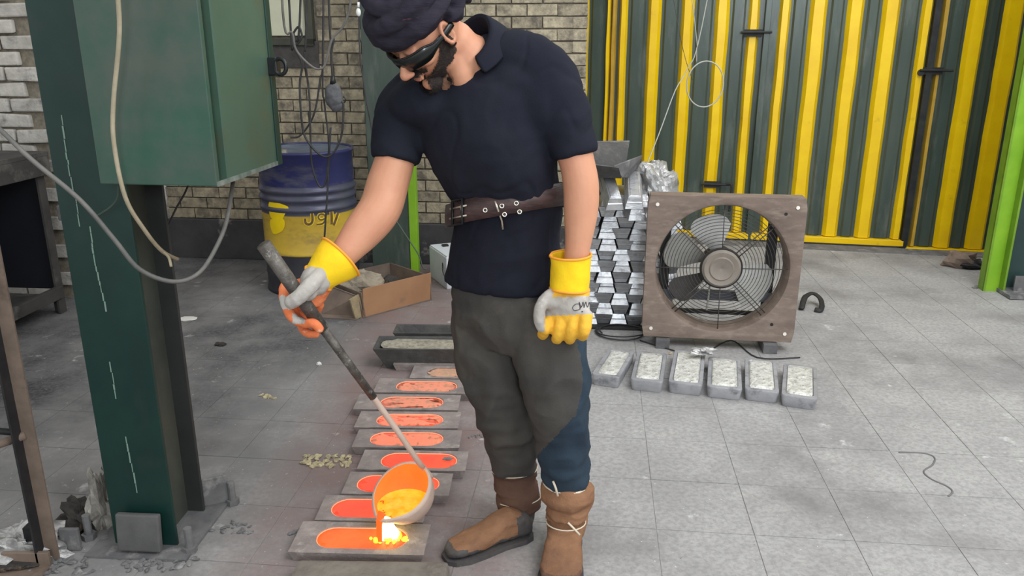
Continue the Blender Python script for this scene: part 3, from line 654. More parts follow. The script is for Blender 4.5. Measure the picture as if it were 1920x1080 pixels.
# steel stand at far left
sb = G(112, 1050)
st = empty('steel_stand', (sb.x, sb.y, 0), 0, 'brown angle iron stand at the left edge with braces', 'stand')
for dx, dy in ((0, 0), (-0.55, 0.1), (-0.62, -0.35), (-0.02, -0.45)):
    if dy == -0.45: continue
    MB().box((-0.02+dx, 0.0+dy, 0.505), (0.042, 0.006, 1.01)).build('leg', M['bar_brown'], st, local=True)
    MB().box((-0.041+dx, -0.02+dy, 0.505), (0.006, 0.042, 1.01)).build('leg', M['dark_iron'], st, local=True, label='dark flange of the angle iron leg')
MB().box((-0.3, 0.03, 0.99), (0.6, 0.04, 0.04), Matrix.Rotation(-0.18, 3, 'Z')).build('top_rail', M['bar_brown'], st, local=True)
MB().tube([(-0.03, 0.0, 0.42), (-0.62, -0.33, 0.30)], 0.013, 8).build('brace', M['bar_brown'], st, local=True, smooth=True)
MB().tube([(-0.03, 0.01, 0.42), (-0.56, 0.1, 0.42)], 0.01, 8).build('brace', M['dark_iron'], st, local=True, smooth=True)
MB().box((-0.075, -0.035, 0.028), (0.14, 0.012, 0.05)).box((-0.075, -0.06, 0.004), (0.14, 0.06, 0.008)).build('foot_plate', M['bar_brown'], st, local=True, bevel=0.002)
MB().box((0.012, 0.05, 0.04), (0.06, 0.012, 0.075)).build('foot_plate', M['grey_dust'], st, local=True, bevel=0.002)
MB().box((-0.08, 0.03, 0.05), (0.05, 0.03, 0.1)).build('foot_clip', M['black_steel'], st, local=True)

def crumple(name, c, rad, m, label, cat, n=26, mm=16, amp=0.35, fr=9, seed=1, kind=None, parent=None):
    mb = MB().ell((0, 0, 0), (1, 1, 1), n=n, m=mm)
    for v in mb.v:
        d = v.copy(); k = 1+amp*noise.noise(d*1.6+Vector((seed*5, 0, 0)))*1.3+amp*0.6*abs(noise.noise(d*4+Vector((0, seed*3, 0))))-amp*0.5*abs(noise.noise(d*7+Vector((seed, 0, 9))))
        v.x *= k*rad[0]; v.y *= k*rad[1]; v.z = max(v.z*k, -0.55)*rad[2]
        v += Vector(c)+RZ*rad[2]*0.55
    o = mb.build(name, m, parent, smooth=False, kind=kind); 
    return tag(o, label, cat)
crumple('foil_heap', G(38, 1038), (0.115, 0.07, 0.05), M['foil'], 'crumpled silver foil on the floor at the bottom left corner', 'foil', seed=3, amp=0.6)
crumple('foil_piece', G(8, 1062), (0.09, 0.04, 0.02), M['rag'], 'black crumpled scrap under the foil at the bottom left', 'scrap', seed=6)
crumple('crumpled_bag', G(196, 985), (0.035, 0.05, 0.11), M['plastic_bag'], 'crumpled grey plastic bag leaning on the column foot', 'bag', seed=4, amp=0.7)
crumple('dirty_rag', G(158, 985), (0.065, 0.05, 0.055), M['rag'], 'dark dirty rag on the floor between the stand and the column', 'rag', seed=8, amp=0.7)

# ================================================================ CARTON + SACK + BATTERY
c1, c2, c3 = G(683, 597), G(809, 563), G(618, 545)
ux = (c2-c1).normalized(); vy = Vector((-ux.y, ux.x, 0)); Lc = (c2-c1).length; Dc = 0.42; Hc = 0.155
cb_ = empty('cardboard_box', c1, math.atan2(ux.y, ux.x), 'open brown cardboard box on the floor in front of the far column', 'box')
MB().box((Lc/2, 0.004, Hc/2+0.01), (Lc, 0.006, Hc+0.02), Matrix.Rotation(0.05, 3, 'X')).build('front_wall', M['cardboard'], cb_, local=True)
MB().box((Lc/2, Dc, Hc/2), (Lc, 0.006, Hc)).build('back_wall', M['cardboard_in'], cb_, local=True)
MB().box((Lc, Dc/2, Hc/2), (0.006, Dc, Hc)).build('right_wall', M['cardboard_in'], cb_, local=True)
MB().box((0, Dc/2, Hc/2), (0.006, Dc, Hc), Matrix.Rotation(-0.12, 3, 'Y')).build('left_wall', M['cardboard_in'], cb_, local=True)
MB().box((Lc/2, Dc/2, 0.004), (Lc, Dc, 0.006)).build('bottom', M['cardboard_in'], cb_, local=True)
MB().prism([(-0.005, 0.0, 0.0), (-0.16, 0.22, 0.0), (-0.19, 0.36, 0.07), (-0.06, 0.3, 0.15), (-0.02, 0.02, 0.13)], (0.006, 0.004, 0.002)).build('torn_flap', M['cardboard_in'], cb_, local=True, label='torn dark brown flap')
MB().box((-0.03, 0.02, 0.07), (0.07, 0.012, 0.13), Matrix.Rotation(-0.25, 3, 'Y')).jitter(0.006, 20).build('torn_flap', mat('pale_torn_card', (158, 142, 112), (130, 116, 92), 0.9, scale=20), cb_, local=True, label='pale torn flap at the box corner')
MB().box((-0.12, 0.14, 0.003), (0.3, 0.05, 0.004), Matrix.Rotation(-0.95, 3, 'Z')).build('torn_flap', M['cardboard_in'], cb_, local=True)
sk = WM(cb_) @ Vector((0.13, 0.25, 0.01))
crumple('pale_sack', sk, (0.145, 0.1, 0.13), M['sack'], 'crumpled pale sack inside the cardboard box', 'sack', seed=5, amp=0.3)
sk = WM(cb_) @ Vector((0.31, 0.17, 0.01))
crumple('dark_sack', sk, (0.085, 0.1, 0.085), M['rag'], 'dark sooty cloth inside the cardboard box at right', 'cloth', seed=15, amp=0.3)
q = G(846, 545); bt = empty('white_battery', q-Vector((0.02, -0.21, 0)), math.radians(24), 'white battery case with two black terminals behind the cardboard box', 'battery')
MB().box((0, 0, 0.105), (0.17, 0.34, 0.21)).build('case', M['batt'], bt, local=True, bevel=0.006)
MB().box((0, 0, 0.2125), (0.16, 0.33, 0.012)).build('lid', M['batt'], bt, local=True, bevel=0.003)
for y in (-0.09, 0.09): MB().box((-0.0, y, 0.222), (0.04, 0.035, 0.014)).build('terminal', M['blackp'], bt, local=True, bevel=0.002)
MB().tube(spline([(-0.086, -0.1, 0.16), (-0.1, -0.16, 0.1), (-0.06, -0.24, 0.03), (0.05, -0.34, 0.006)], 6), 0.004, 6).build('battery_lead', M['cable_b'], bt, local=True, smooth=True)
cable('power_cable', [P(735, 402, 4.9), P(760, 440, 4.85), P(785, 478, 4.8), P(792, 500, 4.8), P(800, 505, 4.8)], 0.004, mat('green_grey_cable', (70, 84, 76), None, 0.6), 'thin cable running down to the white battery', n=6)

# ================================================================ INGOT STACK
def frustum(L_, wb_, wt, h, e, mb=None):
    mb = mb or MB()
    return mb.box((0, 0, h/2), (wb_, L_, h), taper=(wt/wb_, (L_-2*e)/L_))
def ingot_proto():
    r = empty('aluminium_ingot', (0, 0, 0), 0)
    b = MB(); h = 0.058; L_ = 0.32
    prof = [(0.0, 0.048, 0.0), (0.027, 0.041, 0.012), (0.030, 0.038, 0.012), (0.033, 0.0385, 0.017), (h, 0.031, 0.026)]
    rs = [[(-w_, -L_/2+e, z), (w_, -L_/2+e, z), (w_, L_/2-e, z), (-w_, L_/2-e, z)] for z, w_, e in prof]
    b.rings(rs).build('body', M['alu'], r, local=True, bevel=0.0016)
    MB().box((0, 0, h+0.0015), (0.048, L_-0.07, 0.003), taper=(0.9, 0.98)).build('raised_pad', M['alu'], r, local=True)
    return r
SO = Vector((0.392, 4.35, 0)); NL = 12; NC = 6
ords = ['first', 'second', 'third', 'fourth', 'fifth', 'sixth', 'seventh', 'eighth', 'ninth', 'tenth', 'eleventh', 'twelfth']
proto = ingot_proto(); first = True
rs_ = random.Random(11)
for l in range(NL):
    for c in range(NC):
        if l == 11 and c in (0,): continue
        if first: o = proto; first = False
        else: o = dup(proto)
        up = (l+c+(1 if l in (4, 5, 8) else 0)) % 2 == 0
        x = 0.045+c*0.0845+rs_.uniform(-0.004, 0.004)+(0.014 if l % 2 else 0); y = rs_.uniform(-0.02, 0.012)+(-0.0)
        loc = SO+RX*x+RY*y+RZ*(0.012+l*0.0605+(0 if up else 0.0585))
        rot = Matrix.Rotation(ROOM+rs_.uniform(-.04, .04), 4, 'Z')
        if not up: rot = rot @ Matrix.Rotation(PI, 4, 'Y')
        o.matrix_basis = Matrix.Translation(loc) @ rot
        tag(o, '%s silver ingot, %s layer from the floor, %s from the left in the stack' % ('upright' if up else 'upturned', ords[l], ords[c]), 'ingot', 'ingots in the stack beside the fan')
for k, (px, py, rz, rx) in enumerate(((1142, 347, 0.12, 0.5), (1188, 352, -0.1, 0.35), (1185, 385, 0.05, 0.12))):
    o = dup(proto); loc = P(px, py, 4.17); o.matrix_basis = Matrix.Translation(loc-RZ*0.03) @ Matrix.Rotation(rz, 4, 'Z') @ Matrix.Rotation(rx, 4, 'X')
    tag(o, ['tilted bright ingot on top of the stack under the tray', 'tilted bright ingot on top of the stack beside the foil', 'bright ingot sloping down at the upper front of the stack'][k], 'ingot', 'loose ingots on top of the stack')
o = MB().box(SO+RX*0.25+RZ*0.005, (0.56, 0.42, 0.014), RR).build('pallet_sheet', M['dark_iron'], None, bevel=0.002); tag(o, 'dark steel sheet under the ingot stack', 'steel sheet')
# tray on top
te = empty('sheet_metal_tray', P(1135, 330, 4.25), math.radians(-4), 'dark grey sheet metal tray lying on top of the ingot stack', 'tray')
c0 = P(1128, 322, 4.22); I_ = WM(te).inverted()
tb = MB()
a1, a2, a3, a4 = [I_ @ P(*q) for q in ((1060, 330, 4.1), (1165, 333, 4.1), (1190, 325, 4.45), (1070, 318, 4.45))]
b1_, b2_, b3, b4 = [I_ @ P(*q) for q in ((1050, 282, 4.02), (1172, 318, 4.02), (1202, 292, 4.5), (1060, 268, 4.55))]
def wall(pa, pb, pc_, pd, nm, th=0.006, m=M['mould_dark']):
    n = (pb-pa).cross(pd-pa).normalized()*th; return MB().prism([pa, pb, pc_, pd], n).build(nm, m, te, local=True)
wall(a1, a2, a3, a4, 'tray_floor'); 
ftop1, ftop2 = [I_ @ P(*q) for q in ((1050, 300, 4.02), (1160, 313, 4.02))]
wall(a1, a2, ftop2, ftop1, 'front_wall')
rt1, rt2 = [I_ @ P(*q) for q in ((1152, 312, 4.02), (1203, 293, 4.3))]
wall(a2, I_ @ P(1185, 333, 4.3), rt2, rt1, 'folded_corner', m=M['grey_dust'])
bt1, bt2 = [I_ @ P(*q) for q in ((1060, 268, 4.5), (1180, 266, 4.5))]
wall(a4, I_ @ P(1172, 318, 4.45), bt2, bt1, 'rear_wall')
MB().tube([bt1, bt2], 0.008, 6).build('rolled_rim', M['grey_dust'], te, local=True, smooth=True)
MB().tube([rt1, rt2], 0.006, 6).build('rolled_rim', M['grey_dust'], te, local=True, smooth=True)
crumple('crumpled_foil', P(1226, 395, 4.4), (0.13, 0.12, 0.17), M['foil'], 'grey white crumpled foil behind the fan top corner', 'foil', seed=12, amp=0.35, n=40, mm=24)

# coil of cable on floor
coil = []
for i in range(70):
    t = i/70*2*PI*2.6; c_ = G(1165, 625); coil.append(c_+Vector(((0.13+0.012*math.sin(t*.7))*math.cos(t), (0.11+0.02*math.sin(t*.4))*math.sin(t), 0.006+0.0012*i/7)))
o = MB().tube(coil, 0.004, 6).build('cable_coil', M['cable_b'], None, smooth=True); tag(o, 'black cable coiled loosely on the floor before the ingot stack', 'cable')
cable('power_cable', [G(1200, 640)+RZ*.005, G(1250, 655)+RZ*.005, G(1310, 668)+RZ*.005, G(1370, 640)+RZ*.005, G(1420, 672)+RZ*.005, G(1500, 672)+RZ*.005], 0.0035, M['cable_b'], 'thin black cable on the floor under the fan', n=5)

# ================================================================ FAN
fa = math.radians(-7.5)
FBL, FBR = G(1206, 650), G(1480, 660)
FW = 0.755; FH = 0.735
FO = Vector(((FBL.x+FBR.x)/2, (FBL.y+FBR.y)/2, 0))
fan = empty('industrial_fan', FO, fa, 'square brown steel industrial fan standing on the floor', 'fan')
Z0 = 0.055; fcz = Z0+FH/2-0.0; R1 = 0.322; lean = 0.0
# frame plate with round hole, rolled ring inward
def sq_ring(hw, hh, n=64):
    out = []
    for k in range(n):
        t = 2*PI*k/n; c, s = math.cos(t), math.sin(t); m_ = max(abs(c)/hw, abs(s)/hh); out.append((c/m_, s/m_))
    return out
n = 72
sq = sq_ring(FW/2, FH/2, n)
mb = MB()
lo = [[(x, 0.10, fcz+z) for x, z in sq], [(x, 0.0, fcz+z) for x, z in sq]]
for k, (r, y) in enumerate(((R1+0.02, 0.0), (R1+0.006, 0.006), (R1, 0.02), (R1-0.006, 0.13), (R1-0.002, 0.13), (R1+0.004, 0.03), (R1+0.03, 0.012))):
    lo.append([(r*math.cos(2*PI*i/n), y, fcz+r*math.sin(2*PI*i/n)) for i in range(n)])
lo.append([(x*0.985, 0.012, fcz+z*0.985) for x, z in sq]); lo.append([(x*0.985, 0.10, fcz+z*0.985) for x, z in sq])
mb.rings(lo, cap=False, closed=True)
mb.build('square_frame', M['rust'], fan, local=True, auto=0.5)
for sx, sz in ((-1, 1), (1, 1), (-1, -1), (1, -1)):
    MB().cyl((sx*(FW/2-0.045), 0.002, fcz+sz*(FH/2-0.045)), (sx*(FW/2-0.045), -0.004, fcz+sz*(FH/2-0.045)), 0.009, n=10).build('frame_bolt', mat('white_bolt', (230, 226, 218), None, 0.4) if sx == -1 and sz == 1 else bpy.data.materials['white_bolt'], fan, local=True)
for sx, sz in ((0.28, 0.29), (0.265, -0.275)):
    MB().cyl((sx, 0.001, fcz+sz), (sx, -0.002, fcz+sz), 0.008, n=10).build('frame_rivet', M['dark_iron'], fan, local=True)
# guard: rings + spokes
for k in range(13):
    r = 0.105+k*0.0162
    MB().tube([(r*math.cos(2*PI*i/48), 0.035+0.012*math.sin(PI*k/12), fcz+r*math.sin(2*PI*i/48)) for i in range(48)], 0.0017, 5, closed=True).build('guard_ring', M['guard'], fan, local=True, smooth=True)
for a in (90, 180, 0, 270):
    t = math.radians(a+1); MB().tube([(0.09*math.cos(t), 0.032, fcz+0.09*math.sin(t)), (R1*math.cos(t), 0.03, fcz+R1*math.sin(t))], 0.0026, 6).build('guard_spoke', M['guard'], fan, local=True, smooth=True)
for a in (136, 44, 226, 314):
    t = math.radians(a); u = Vector((-math.sin(t), 0, math.cos(t)))*0.011
    for s in (-1, 1):
        MB().tube([Vector((0.09*math.cos(t), 0.03, fcz+0.09*math.sin(t)))+u*s, Vector((R1*math.cos(t), 0.03, fcz+R1*math.sin(t)))+u*s], 0.003, 6).build('guard_spoke', M['guard'], fan, local=True, smooth=True)
MB().lathe([(0, 0.012), (0.012, 0.008), (0.04, 0.006), (0.056, 0.0), (0.062, 0.006), (0.085, 0.0), (0.096, 0.012), (0.098, 0.06), (0.08, 0.08), (0.0, 0.08)], (0, 0.01, fcz), axis=(0, 1, 0), n=48).build('hub_cap', M['fan_hub'], fan, local=True, auto=0.5)
MB().tube([(0.101*math.cos(2*PI*i/40), 0.03, fcz+0.101*math.sin(2*PI*i/40)) for i in range(40)], 0.004, 6, closed=True).build('guard_ring', M['dark_iron'], fan, local=True, smooth=True)
# motor + blades
MB().lathe([(0, 0.09), (0.075, 0.09), (0.08, 0.1), (0.08, 0.2), (0.06, 0.24), (0, 0.24)], (0, 0, fcz), axis=(0, 1, 0), n=32).build('motor', M['dark_iron'], fan, local=True, auto=0.5)
def blade(ac, half, rmax, m, label):
    rs = []
    for i in range(9):
        r = 0.07+(rmax-0.07)*i/8; hf = half*(0.62+0.38*math.sin(min(1, i/6)*PI/2)); up = []; dn = []
        if i == 8: hf *= 0.8
        for j in range(9):
            q = -1+2*j/8; t = math.radians(ac+hf*q); rr_ = r-(0.018*q*q*q*q if i > 6 else 0)
            y = 0.115+0.030*q*(1-0.3*i/8)
            up.append((rr_*math.cos(t), y, fcz+rr_*math.sin(t))); dn.append((rr_*math.cos(t), y+0.003, fcz+rr_*math.sin(t)))
        rs.append(up+dn[::-1])
    MB().rings(rs).build('blade', m, fan, local=True, auto=0.6, label=label)
blade(107, 27, 0.262, M['fan_blade'], 'brightest upper blade')  # upper blade whitened: the light on it is put into its colour
blade(163, 26, 0.285, mat('dull_fan_blade', (172, 172, 168), (152, 152, 148), 0.5, 0.1), 'dull left blade')  # duller tone than the upper blade
blade(218, 19, 0.285, mat('shaded_fan_blade', (86, 84, 84), (70, 68, 68), 0.6), 'dark lower left blade, shade in its colour')  # lower left blade darkened: its shade is put into the colour
blade(330, 30, 0.285, bpy.data.materials['dull_fan_blade'], 'dull lower right blade')
# rear stand
for x in (-0.27, 0.265): MB().box((x, 0.2, 0.34), (0.05, 0.02, 0.66)).build('rear_post', M['dark_iron'], fan, local=True)
MB().box((0, 0.2, 0.23), (0.56, 0.03, 0.05)).build('rear_bar', mat('grey_blue_bar', (92, 96, 104), (78, 80, 88), 0.6), fan, local=True)
MB().box((0, 0.19, 0.14), (0.56, 0.02, 0.02)).build('rear_bar', M['dark_iron'], fan, local=True)
for x in (-0.27, 0.265):
    MB().box((x, 0.09, 0.025), (0.07, 0.24, 0.05)).build('foot', M['grey_dust'], fan, local=True, bevel=0.004)
MB().tube(spline([(0.0, 0.22, fcz-0.08), (-0.03, 0.18, fcz-0.13), (-0.035, 0.17, fcz-0.2), (-0.04, 0.17, fcz-0.27)], 5), 0.006, 6).build('lead', M['wire_w'], fan, local=True, smooth=True)

# ================================================================ SIX MOULD INGOTS ON FLOOR
tops = [((1142, 655), (1190, 657), (1165, 707), (1105, 703)), ((1194, 658), (1252, 662), (1244, 716), (1181, 712)), ((1262, 655), (1326, 660), (1316, 722), (1254, 717)),
        ((1327, 669), (1390, 672), (1392, 730), (1325, 725)), ((1395, 672), (1457, 675), (1461, 735), (1397, 731)), ((1468, 682), (1533, 686), (1533, 747), (1465, 742))]
nm6 = ['leftmost', 'second from the left', 'third from the left', 'third from the right', 'second from the right', 'rightmost']
def rrect(c, ax, ay, hw, hl, r, z, n=5):
    out = []
    for sx, sy, a0 in ((1, 1, 0), (-1, 1, 90), (-1, -1, 180), (1, -1, 270)):
        for k in range(n+1):
            t = math.radians(a0+90*k/n); out.append(c+ax*(sx*(hw-r)+r*math.cos(t))+ay*(sy*(hl-r)+r*math.sin(t))+RZ*z)
    return out
for k, q in enumerate(tops):
    h = 0.056; c4 = [G(*p, h) for p in q]; c = sum(c4, Vector())/4; c.z = 0
    ax = ((c4[1]-c4[0])+(c4[2]-c4[3])).normalized(); ay = Vector((-ax.y, ax.x, 0))
    back = ((c4[0]+c4[1])-(c4[2]+c4[3]))/2; back.z = 0; ay = back.normalized(); ax = Vector((ay.y, -ay.x, 0))
    hw = ((c4[1]-c4[0]).length+(c4[2]-c4[3]).length)/4-0.001; hl = back.length/2
    r = empty('cast_ingot', c, 0, 'cast block with rough pale top, %s of the six before the fan' % nm6[k], 'ingot', 'six cast blocks in a row before the fan')
    mb = MB()
    mb.rings([rrect(c, ax, ay, hw-0.008, hl-0.010, 0.015, 0.001), rrect(c, ax, ay, hw-0.001, hl-0.001, 0.016, h-0.006), rrect(c, ax, ay, hw-0.003, hl-0.003, 0.016, h), rrect(c, ax, ay, hw-0.017, hl-0.02, 0.018, h+0.001), rrect(c, ax, ay, hw-0.020, hl-0.023, 0.018, h-0.004)])
    mb.build('block', M['alu_cast'], r, auto=0.7)
    tp = MB(); rr2 = []
    for s_, z in ((1.0, h-0.004), (0.97, h+0.003), (0.8, h+0.004), (0.55, h+0.003), (0.3, h+0.004), (0.05, h+0.004)):
        ring = rrect(c, ax, ay, (hw-0.021)*s_, (hl-0.024)*s_, 0.018*s_, z, 8)
        rr2.append([v+RZ*0.006*noise.noise(v*45+Vector((k, 0, 0)))+RZ*0.003*noise.noise(v*110) for v in ring])
    tp.rings(rr2); tp.build('rough_top', M['alu_dross'], r, auto=1.2)
crumple('dross_scrap', G(1318, 662, 0.08), (0.05, 0.03, 0.018), M['foil'], 'silver splash scrap on the third cast block corner', 'scrap', seed=2, amp=0.6)

# ================================================================ MOULD ROW
MH = 0.036
def stadium(c, ax, ay, hl, hw, z, n=10):
    out = []
    for s_, a0 in ((1, -90), (-1, 90)):
        for k in range(n+1):
            t = math.radians(a0+180*k/n); out.append(c+ax*(s_*(hl-hw)+hw*math.cos(t))+ay*(hw*math.sin(t))+RZ*z)
    return out
# block x range (px), y range (px) at the top face, melt x range
rows = [
    ((553, 802), (980, 1036), (592, 766), 'melt0', 'being filled from the ladle'),
    ((600, 800), (930, 974), (620, 765), 'melt1', 'just behind the one being filled'),
    ((648, 846), (886, 926), (668, 825), 'melt1', 'behind the ladle bowl'),
    ((676, 876), (845, 880), (713, 858), 'melt1', 'with a grey spot near its right end'),
    ((666, 864), (806, 838), (693, 832), 'melt2', 'with bright orange centre, sixth from the far troughs'),
    ((670, 862), (772, 801), (705, 832), 'melt2', 'with salmon coloured speckled skin'),
    ((668, 862), (740, 767), (712, 832), 'melt3', 'with yellowish crust at its right end'),
    ((705, 896), (711, 736), (742, 858), 'melt3', 'with dull red left end beside the trousers'),
    ((772, 950), (686, 709), (800, 905), 'melt4', 'pinkish and half hidden by the trousers'),
    ((742, 918), (661, 684), (770, 880), 'melt5', 'cooled grey yellow, nearest the iron trough'),
]
MW = 0.125
for k, (bx, by, mx, mm_, lab) in enumerate(rows):
    c = (G(bx[0], (by[0]+by[1])/2, MH)+G(bx[1], (by[0]+by[1])/2, MH))/2; c.z = 0
    hl = (G(bx[1], (by[0]+by[1])/2, MH)-G(bx[0], (by[0]+by[1])/2, MH)).length/2
    hwid = (G(700, by[0], MH).y-G(700, by[1], MH).y)/2+0.004
    ra = ROOM*0.3+random.uniform(-.012, .012); ax = Vector((math.cos(ra), math.sin(ra), 0)); ay = Vector((-ax.y, ax.x, 0))
    m0 = G(mx[0], (by[0]+by[1])/2, MH); m1 = G(mx[1], (by[0]+by[1])/2, MH); mc = (m0+m1)/2; mc.z = 0; mhl = (m1-m0).length/2; mhw = min(hwid*0.84, 0.058)
    mc = c+ax*((mc-c).dot(ax))
    mo = empty('ingot_mould', c, 0, 'iron mould of glowing metal, '+lab if mm_ != 'melt5' else 'iron mould, '+lab, 'mould', 'row of iron moulds on the floor')
    N_ = 10; mb = MB()
    # block body with a real cavity
    outer_b = []; outer_t = []
    pts = stadium(mc, ax, ay, mhl, mhw, MH, N_)
    for v in pts:
        d = v-c; dx, dy = d.dot(ax), d.dot(ay); dx0 = (v-mc).dot(ax); 
        sc_ = max(abs(dx0)/(mhl), abs(dy)/mhw) or 1
        # map onto the rectangle
        fx = dx0/mhl; fy = dy/mhw; m_ = max(abs(fx), abs(fy)); fx /= m_; fy /= m_
        X = (hl-(mc-c).dot(ax))*fx if fx > 0 else (hl+(mc-c).dot(ax))*fx
        outer_t.append(mc+ax*X+ay*hwid*fy+RZ*MH); outer_b.append(mc+ax*X*0.94+ay*(hwid-0.008)*fy+RZ*0.001)
    lowr = stadium(mc, ax, ay, mhl-0.004, mhw-0.004, MH-0.012, N_)
    mb.rings([outer_b, outer_t, pts, lowr])
    for v in mb.v: v += Vector((0, 0, 1))*0.0015*noise.noise(v*30)
    mb.build('mould_block', M['mould'], mo, auto=0.6)
    tp = []; 
    for s_ in (1.0, 0.85, 0.6, 0.3, 0.03):
        tp.append([v+RZ*(0.0025*noise.noise(v*38+Vector((k, 0, 0)))*(1 if mm_ in ('melt2', 'melt3', 'melt4', 'melt5') else 0.25)) for v in stadium(mc, ax, ay, (mhl-0.002)*s_, (mhw-0.002)*s_, MH-0.006+0.002*(1-s_), N_)])
    MB().rings(tp).build('molten_metal' if k < 9 else 'cooled_metal', M[mm_], mo, smooth=True)
    if mm_ in ('melt0', 'melt1', 'melt2', 'melt3'):
        MB().tube(stadium(mc, ax, ay, mhl-0.003, mhw-0.003, MH-0.004, N_), 0.0016, 5, closed=True).build('glowing_edge', M['hot_rim'], mo, smooth=True)
    if k == 3:
        gp = G(840, 861, MH)
        crumple('ash_spot', gp, (0.017, 0.012, 0.004), M['grey_dust'], 'grey ash spot floating on the metal', None, seed=2, parent=mo)
# near slab end (partly out of frame)
sc0 = (G(562, 1042, 0.06)+G(838, 1040, 0.06))/2; sc0.z = 0
o = MB().box(sc0+Vector((0.0, -0.085, 0.028)), (0.46, 0.15, 0.056), Matrix.Rotation(-0.02, 3, 'Z'), taper=(0.96, 0.9)).build('stone_slab', M['slab'], None, bevel=0.012); tag(o, 'greyish stone slab at the front end of the mould row', 'slab')
o_ = MB()
rq = random.Random(5)
for i in range(26):
    a_, r_q = rq.uniform(0, 6.28), rq.uniform(0.02, 0.06); c_ = G(730, 1008, 0.036)+Vector((math.cos(a_)*r_q*1.1, math.sin(a_)*r_q*0.5, 0)); q_ = rq.uniform(0.004, 0.011)
    o_.ell(c_, (q_, q_*0.8, q_*rq.uniform(0.5, 1.4)), None, 8, 6)
o_.jitter(0.003, 60); o_ = o_.build('glow_halo', M['splash'], None, smooth=True, kind='stuff'); tag(o_, 'yellow glow halo of small blobs round the white splash in the front mould', 'molten metal')  # glowing blobs added to imitate the yellow halo round the pour
# two troughs at the far end
def trough(bx, y0, y1, h, name, label, fill):
    c = (G(bx[0], (y0+y1)/2, h)+G(bx[1], (y0+y1)/2, h))/2; c.z = 0
    hl = (G(bx[1], y1, h)-G(bx[0], y1, h)).length/2; hw = max(0.055, (G(700, y0, h).y-G(700, y1, h).y)/2)
    e = empty(name, c, 0, label, 'mould', 'iron troughs at the far end of the mould row')
    ax, ay = Vector((1, -0.02, 0)).normalized(), Vector((0.02, 1, 0)).normalized()
    rect = lambda a, b, z: [c+ax*a*sx+ay*b*sy+RZ*z for sx, sy in ((-1, -1), (1, -1), (1, 1), (-1, 1))]
    MB().rings([rect(hl-0.06, hw*0.6, 0.001), rect(hl, hw, h), rect(hl-0.014, hw-0.012, h), rect(hl-0.065, hw*0.5, 0.03)]).build('trough_shell', M['mould_dark'], e, bevel=0.002)
    zf = h*fill
    rs = []
    for s_ in (1, 0.7, 0.4, 0.05):
        rs.append([v+RZ*0.012*noise.noise(v*30) for v in stadium(c, ax, ay, (hl-0.024)*s_, (hw-0.02)*s_, zf, 8)])
    MB().rings(rs).build('cooled_metal' if fill > 0.8 else 'trough_dross', M['melt5'] if fill > 0.8 else M['mould_dark'], e, auto=1.0)
trough((702, 905), 630, 655, 0.115, 'iron_trough', 'deep dark iron trough with pale crust at the far end of the mould row', 0.92)
trough((738, 935), 608, 625, 0.10, 'iron_trough', 'empty dark iron trough, farthest of the mould row', 0.5)

# debris on floor
def scraps(px, py, wpx, n, label, m=M['dross'], s=0.012):
    mb = MB(); r = random.Random(px)
    for i in range(n):
        c = G(px+r.uniform(-wpx, wpx), py+r.uniform(-wpx*0.22, wpx*0.22)); a = r.uniform(0, 6.28); 
        q = MB().ell((0, 0, 0), (s*r.uniform(0.7, 1.7), s*r.uniform(.4, .9), s*0.35), Matrix.Rotation(a, 3, 'Z'), 8, 5).jitter(s*0.7, 60, i)
        mb.add([v+c+RZ*s*0.25 for v in q.v], q.f)
    o = mb.build('dross_scraps', m, None, kind='stuff'); tag(o, label, 'dross')
scraps(612, 866, 46, 46, 'yellow grey dross scraps on the floor left of the moulds')
scraps(501, 745, 14, 7, 'small pale dross scraps on the floor right of the column')
scraps(900, 820, 20, 14, 'tiny scraps beside the right boot ankle', M['grey_dust'], 0.006)
scraps(560, 1000, 16, 16, 'small scraps at the left end of the front mould', M['grey_dust'], 0.009)
scraps(110, 1064, 60, 30, 'grey rubble on the floor beside the stand foot', M['grey_dust'], 0.012)
scraps(300, 1055, 70, 36, 'dusty rubble on the floor before the column foot', M['grey_dust'], 0.011)
scraps(420, 990, 50, 36, 'dusty rubble on the floor right of the column foot', M['grey_dust'], 0.008)
scraps(1262, 662, 14, 5, 'small yellow scraps under the fan', M['dross'], 0.008)
crumple('paper_scrap', G(598, 684), (0.012, 0.009, 0.009), mat('white_scrap', (206, 206, 200), None, 0.8), 'small white scrap on the floor beside the ladle handle', 'scrap', seed=3)
crumple('paper_scrap', G(352, 598), (0.05, 0.04, 0.004), bpy.data.materials['white_scrap'], 'flat white paper scrap behind the near column', 'paper', seed=5, amp=0.2)
crumple('dark_scrap', G(414, 648), (0.03, 0.014, 0.012), M['rag'], 'small dark scrap on the floor right of the near column', 'scrap', seed=7)
# curved rubber scrap right of fan
cs = spline([G(1502, 583)+RZ*0.01, G(1508, 572)+RZ*0.05, G(1522, 568)+RZ*0.06, G(1536, 574)+RZ*0.045, G(1540, 585)+RZ*0.015, G(1528, 584)+RZ*0.01], 5)
o = MB().tube(cs, 0.017, 8, flat=0.5).jitter(0.006, 20).build('rubber_scrap', M['dark_iron'], None, smooth=True); tag(o, 'curled dark rubber scrap on the floor right of the fan', 'scrap')
crumple('stone_lump', G(1800, 500), (0.11, 0.07, 0.075), mat('pinkish_stone', (136, 118, 104), (110, 98, 88), 0.9, scale=12, bump=1), 'brownish stone lump wedged under the gate by the lime post', 'stone', seed=9, amp=0.4, n=14, mm=8)
crumple('rubber_block', G(1822, 503), (0.09, 0.05, 0.04), M['dark_iron'], 'dark block beside the brown stone under the gate', 'scrap', seed=19, amp=0.4, n=12, mm=7)
scraps(1838, 540, 12, 8, 'pale scraps at the foot of the lime post', M['grey_dust'], 0.012)
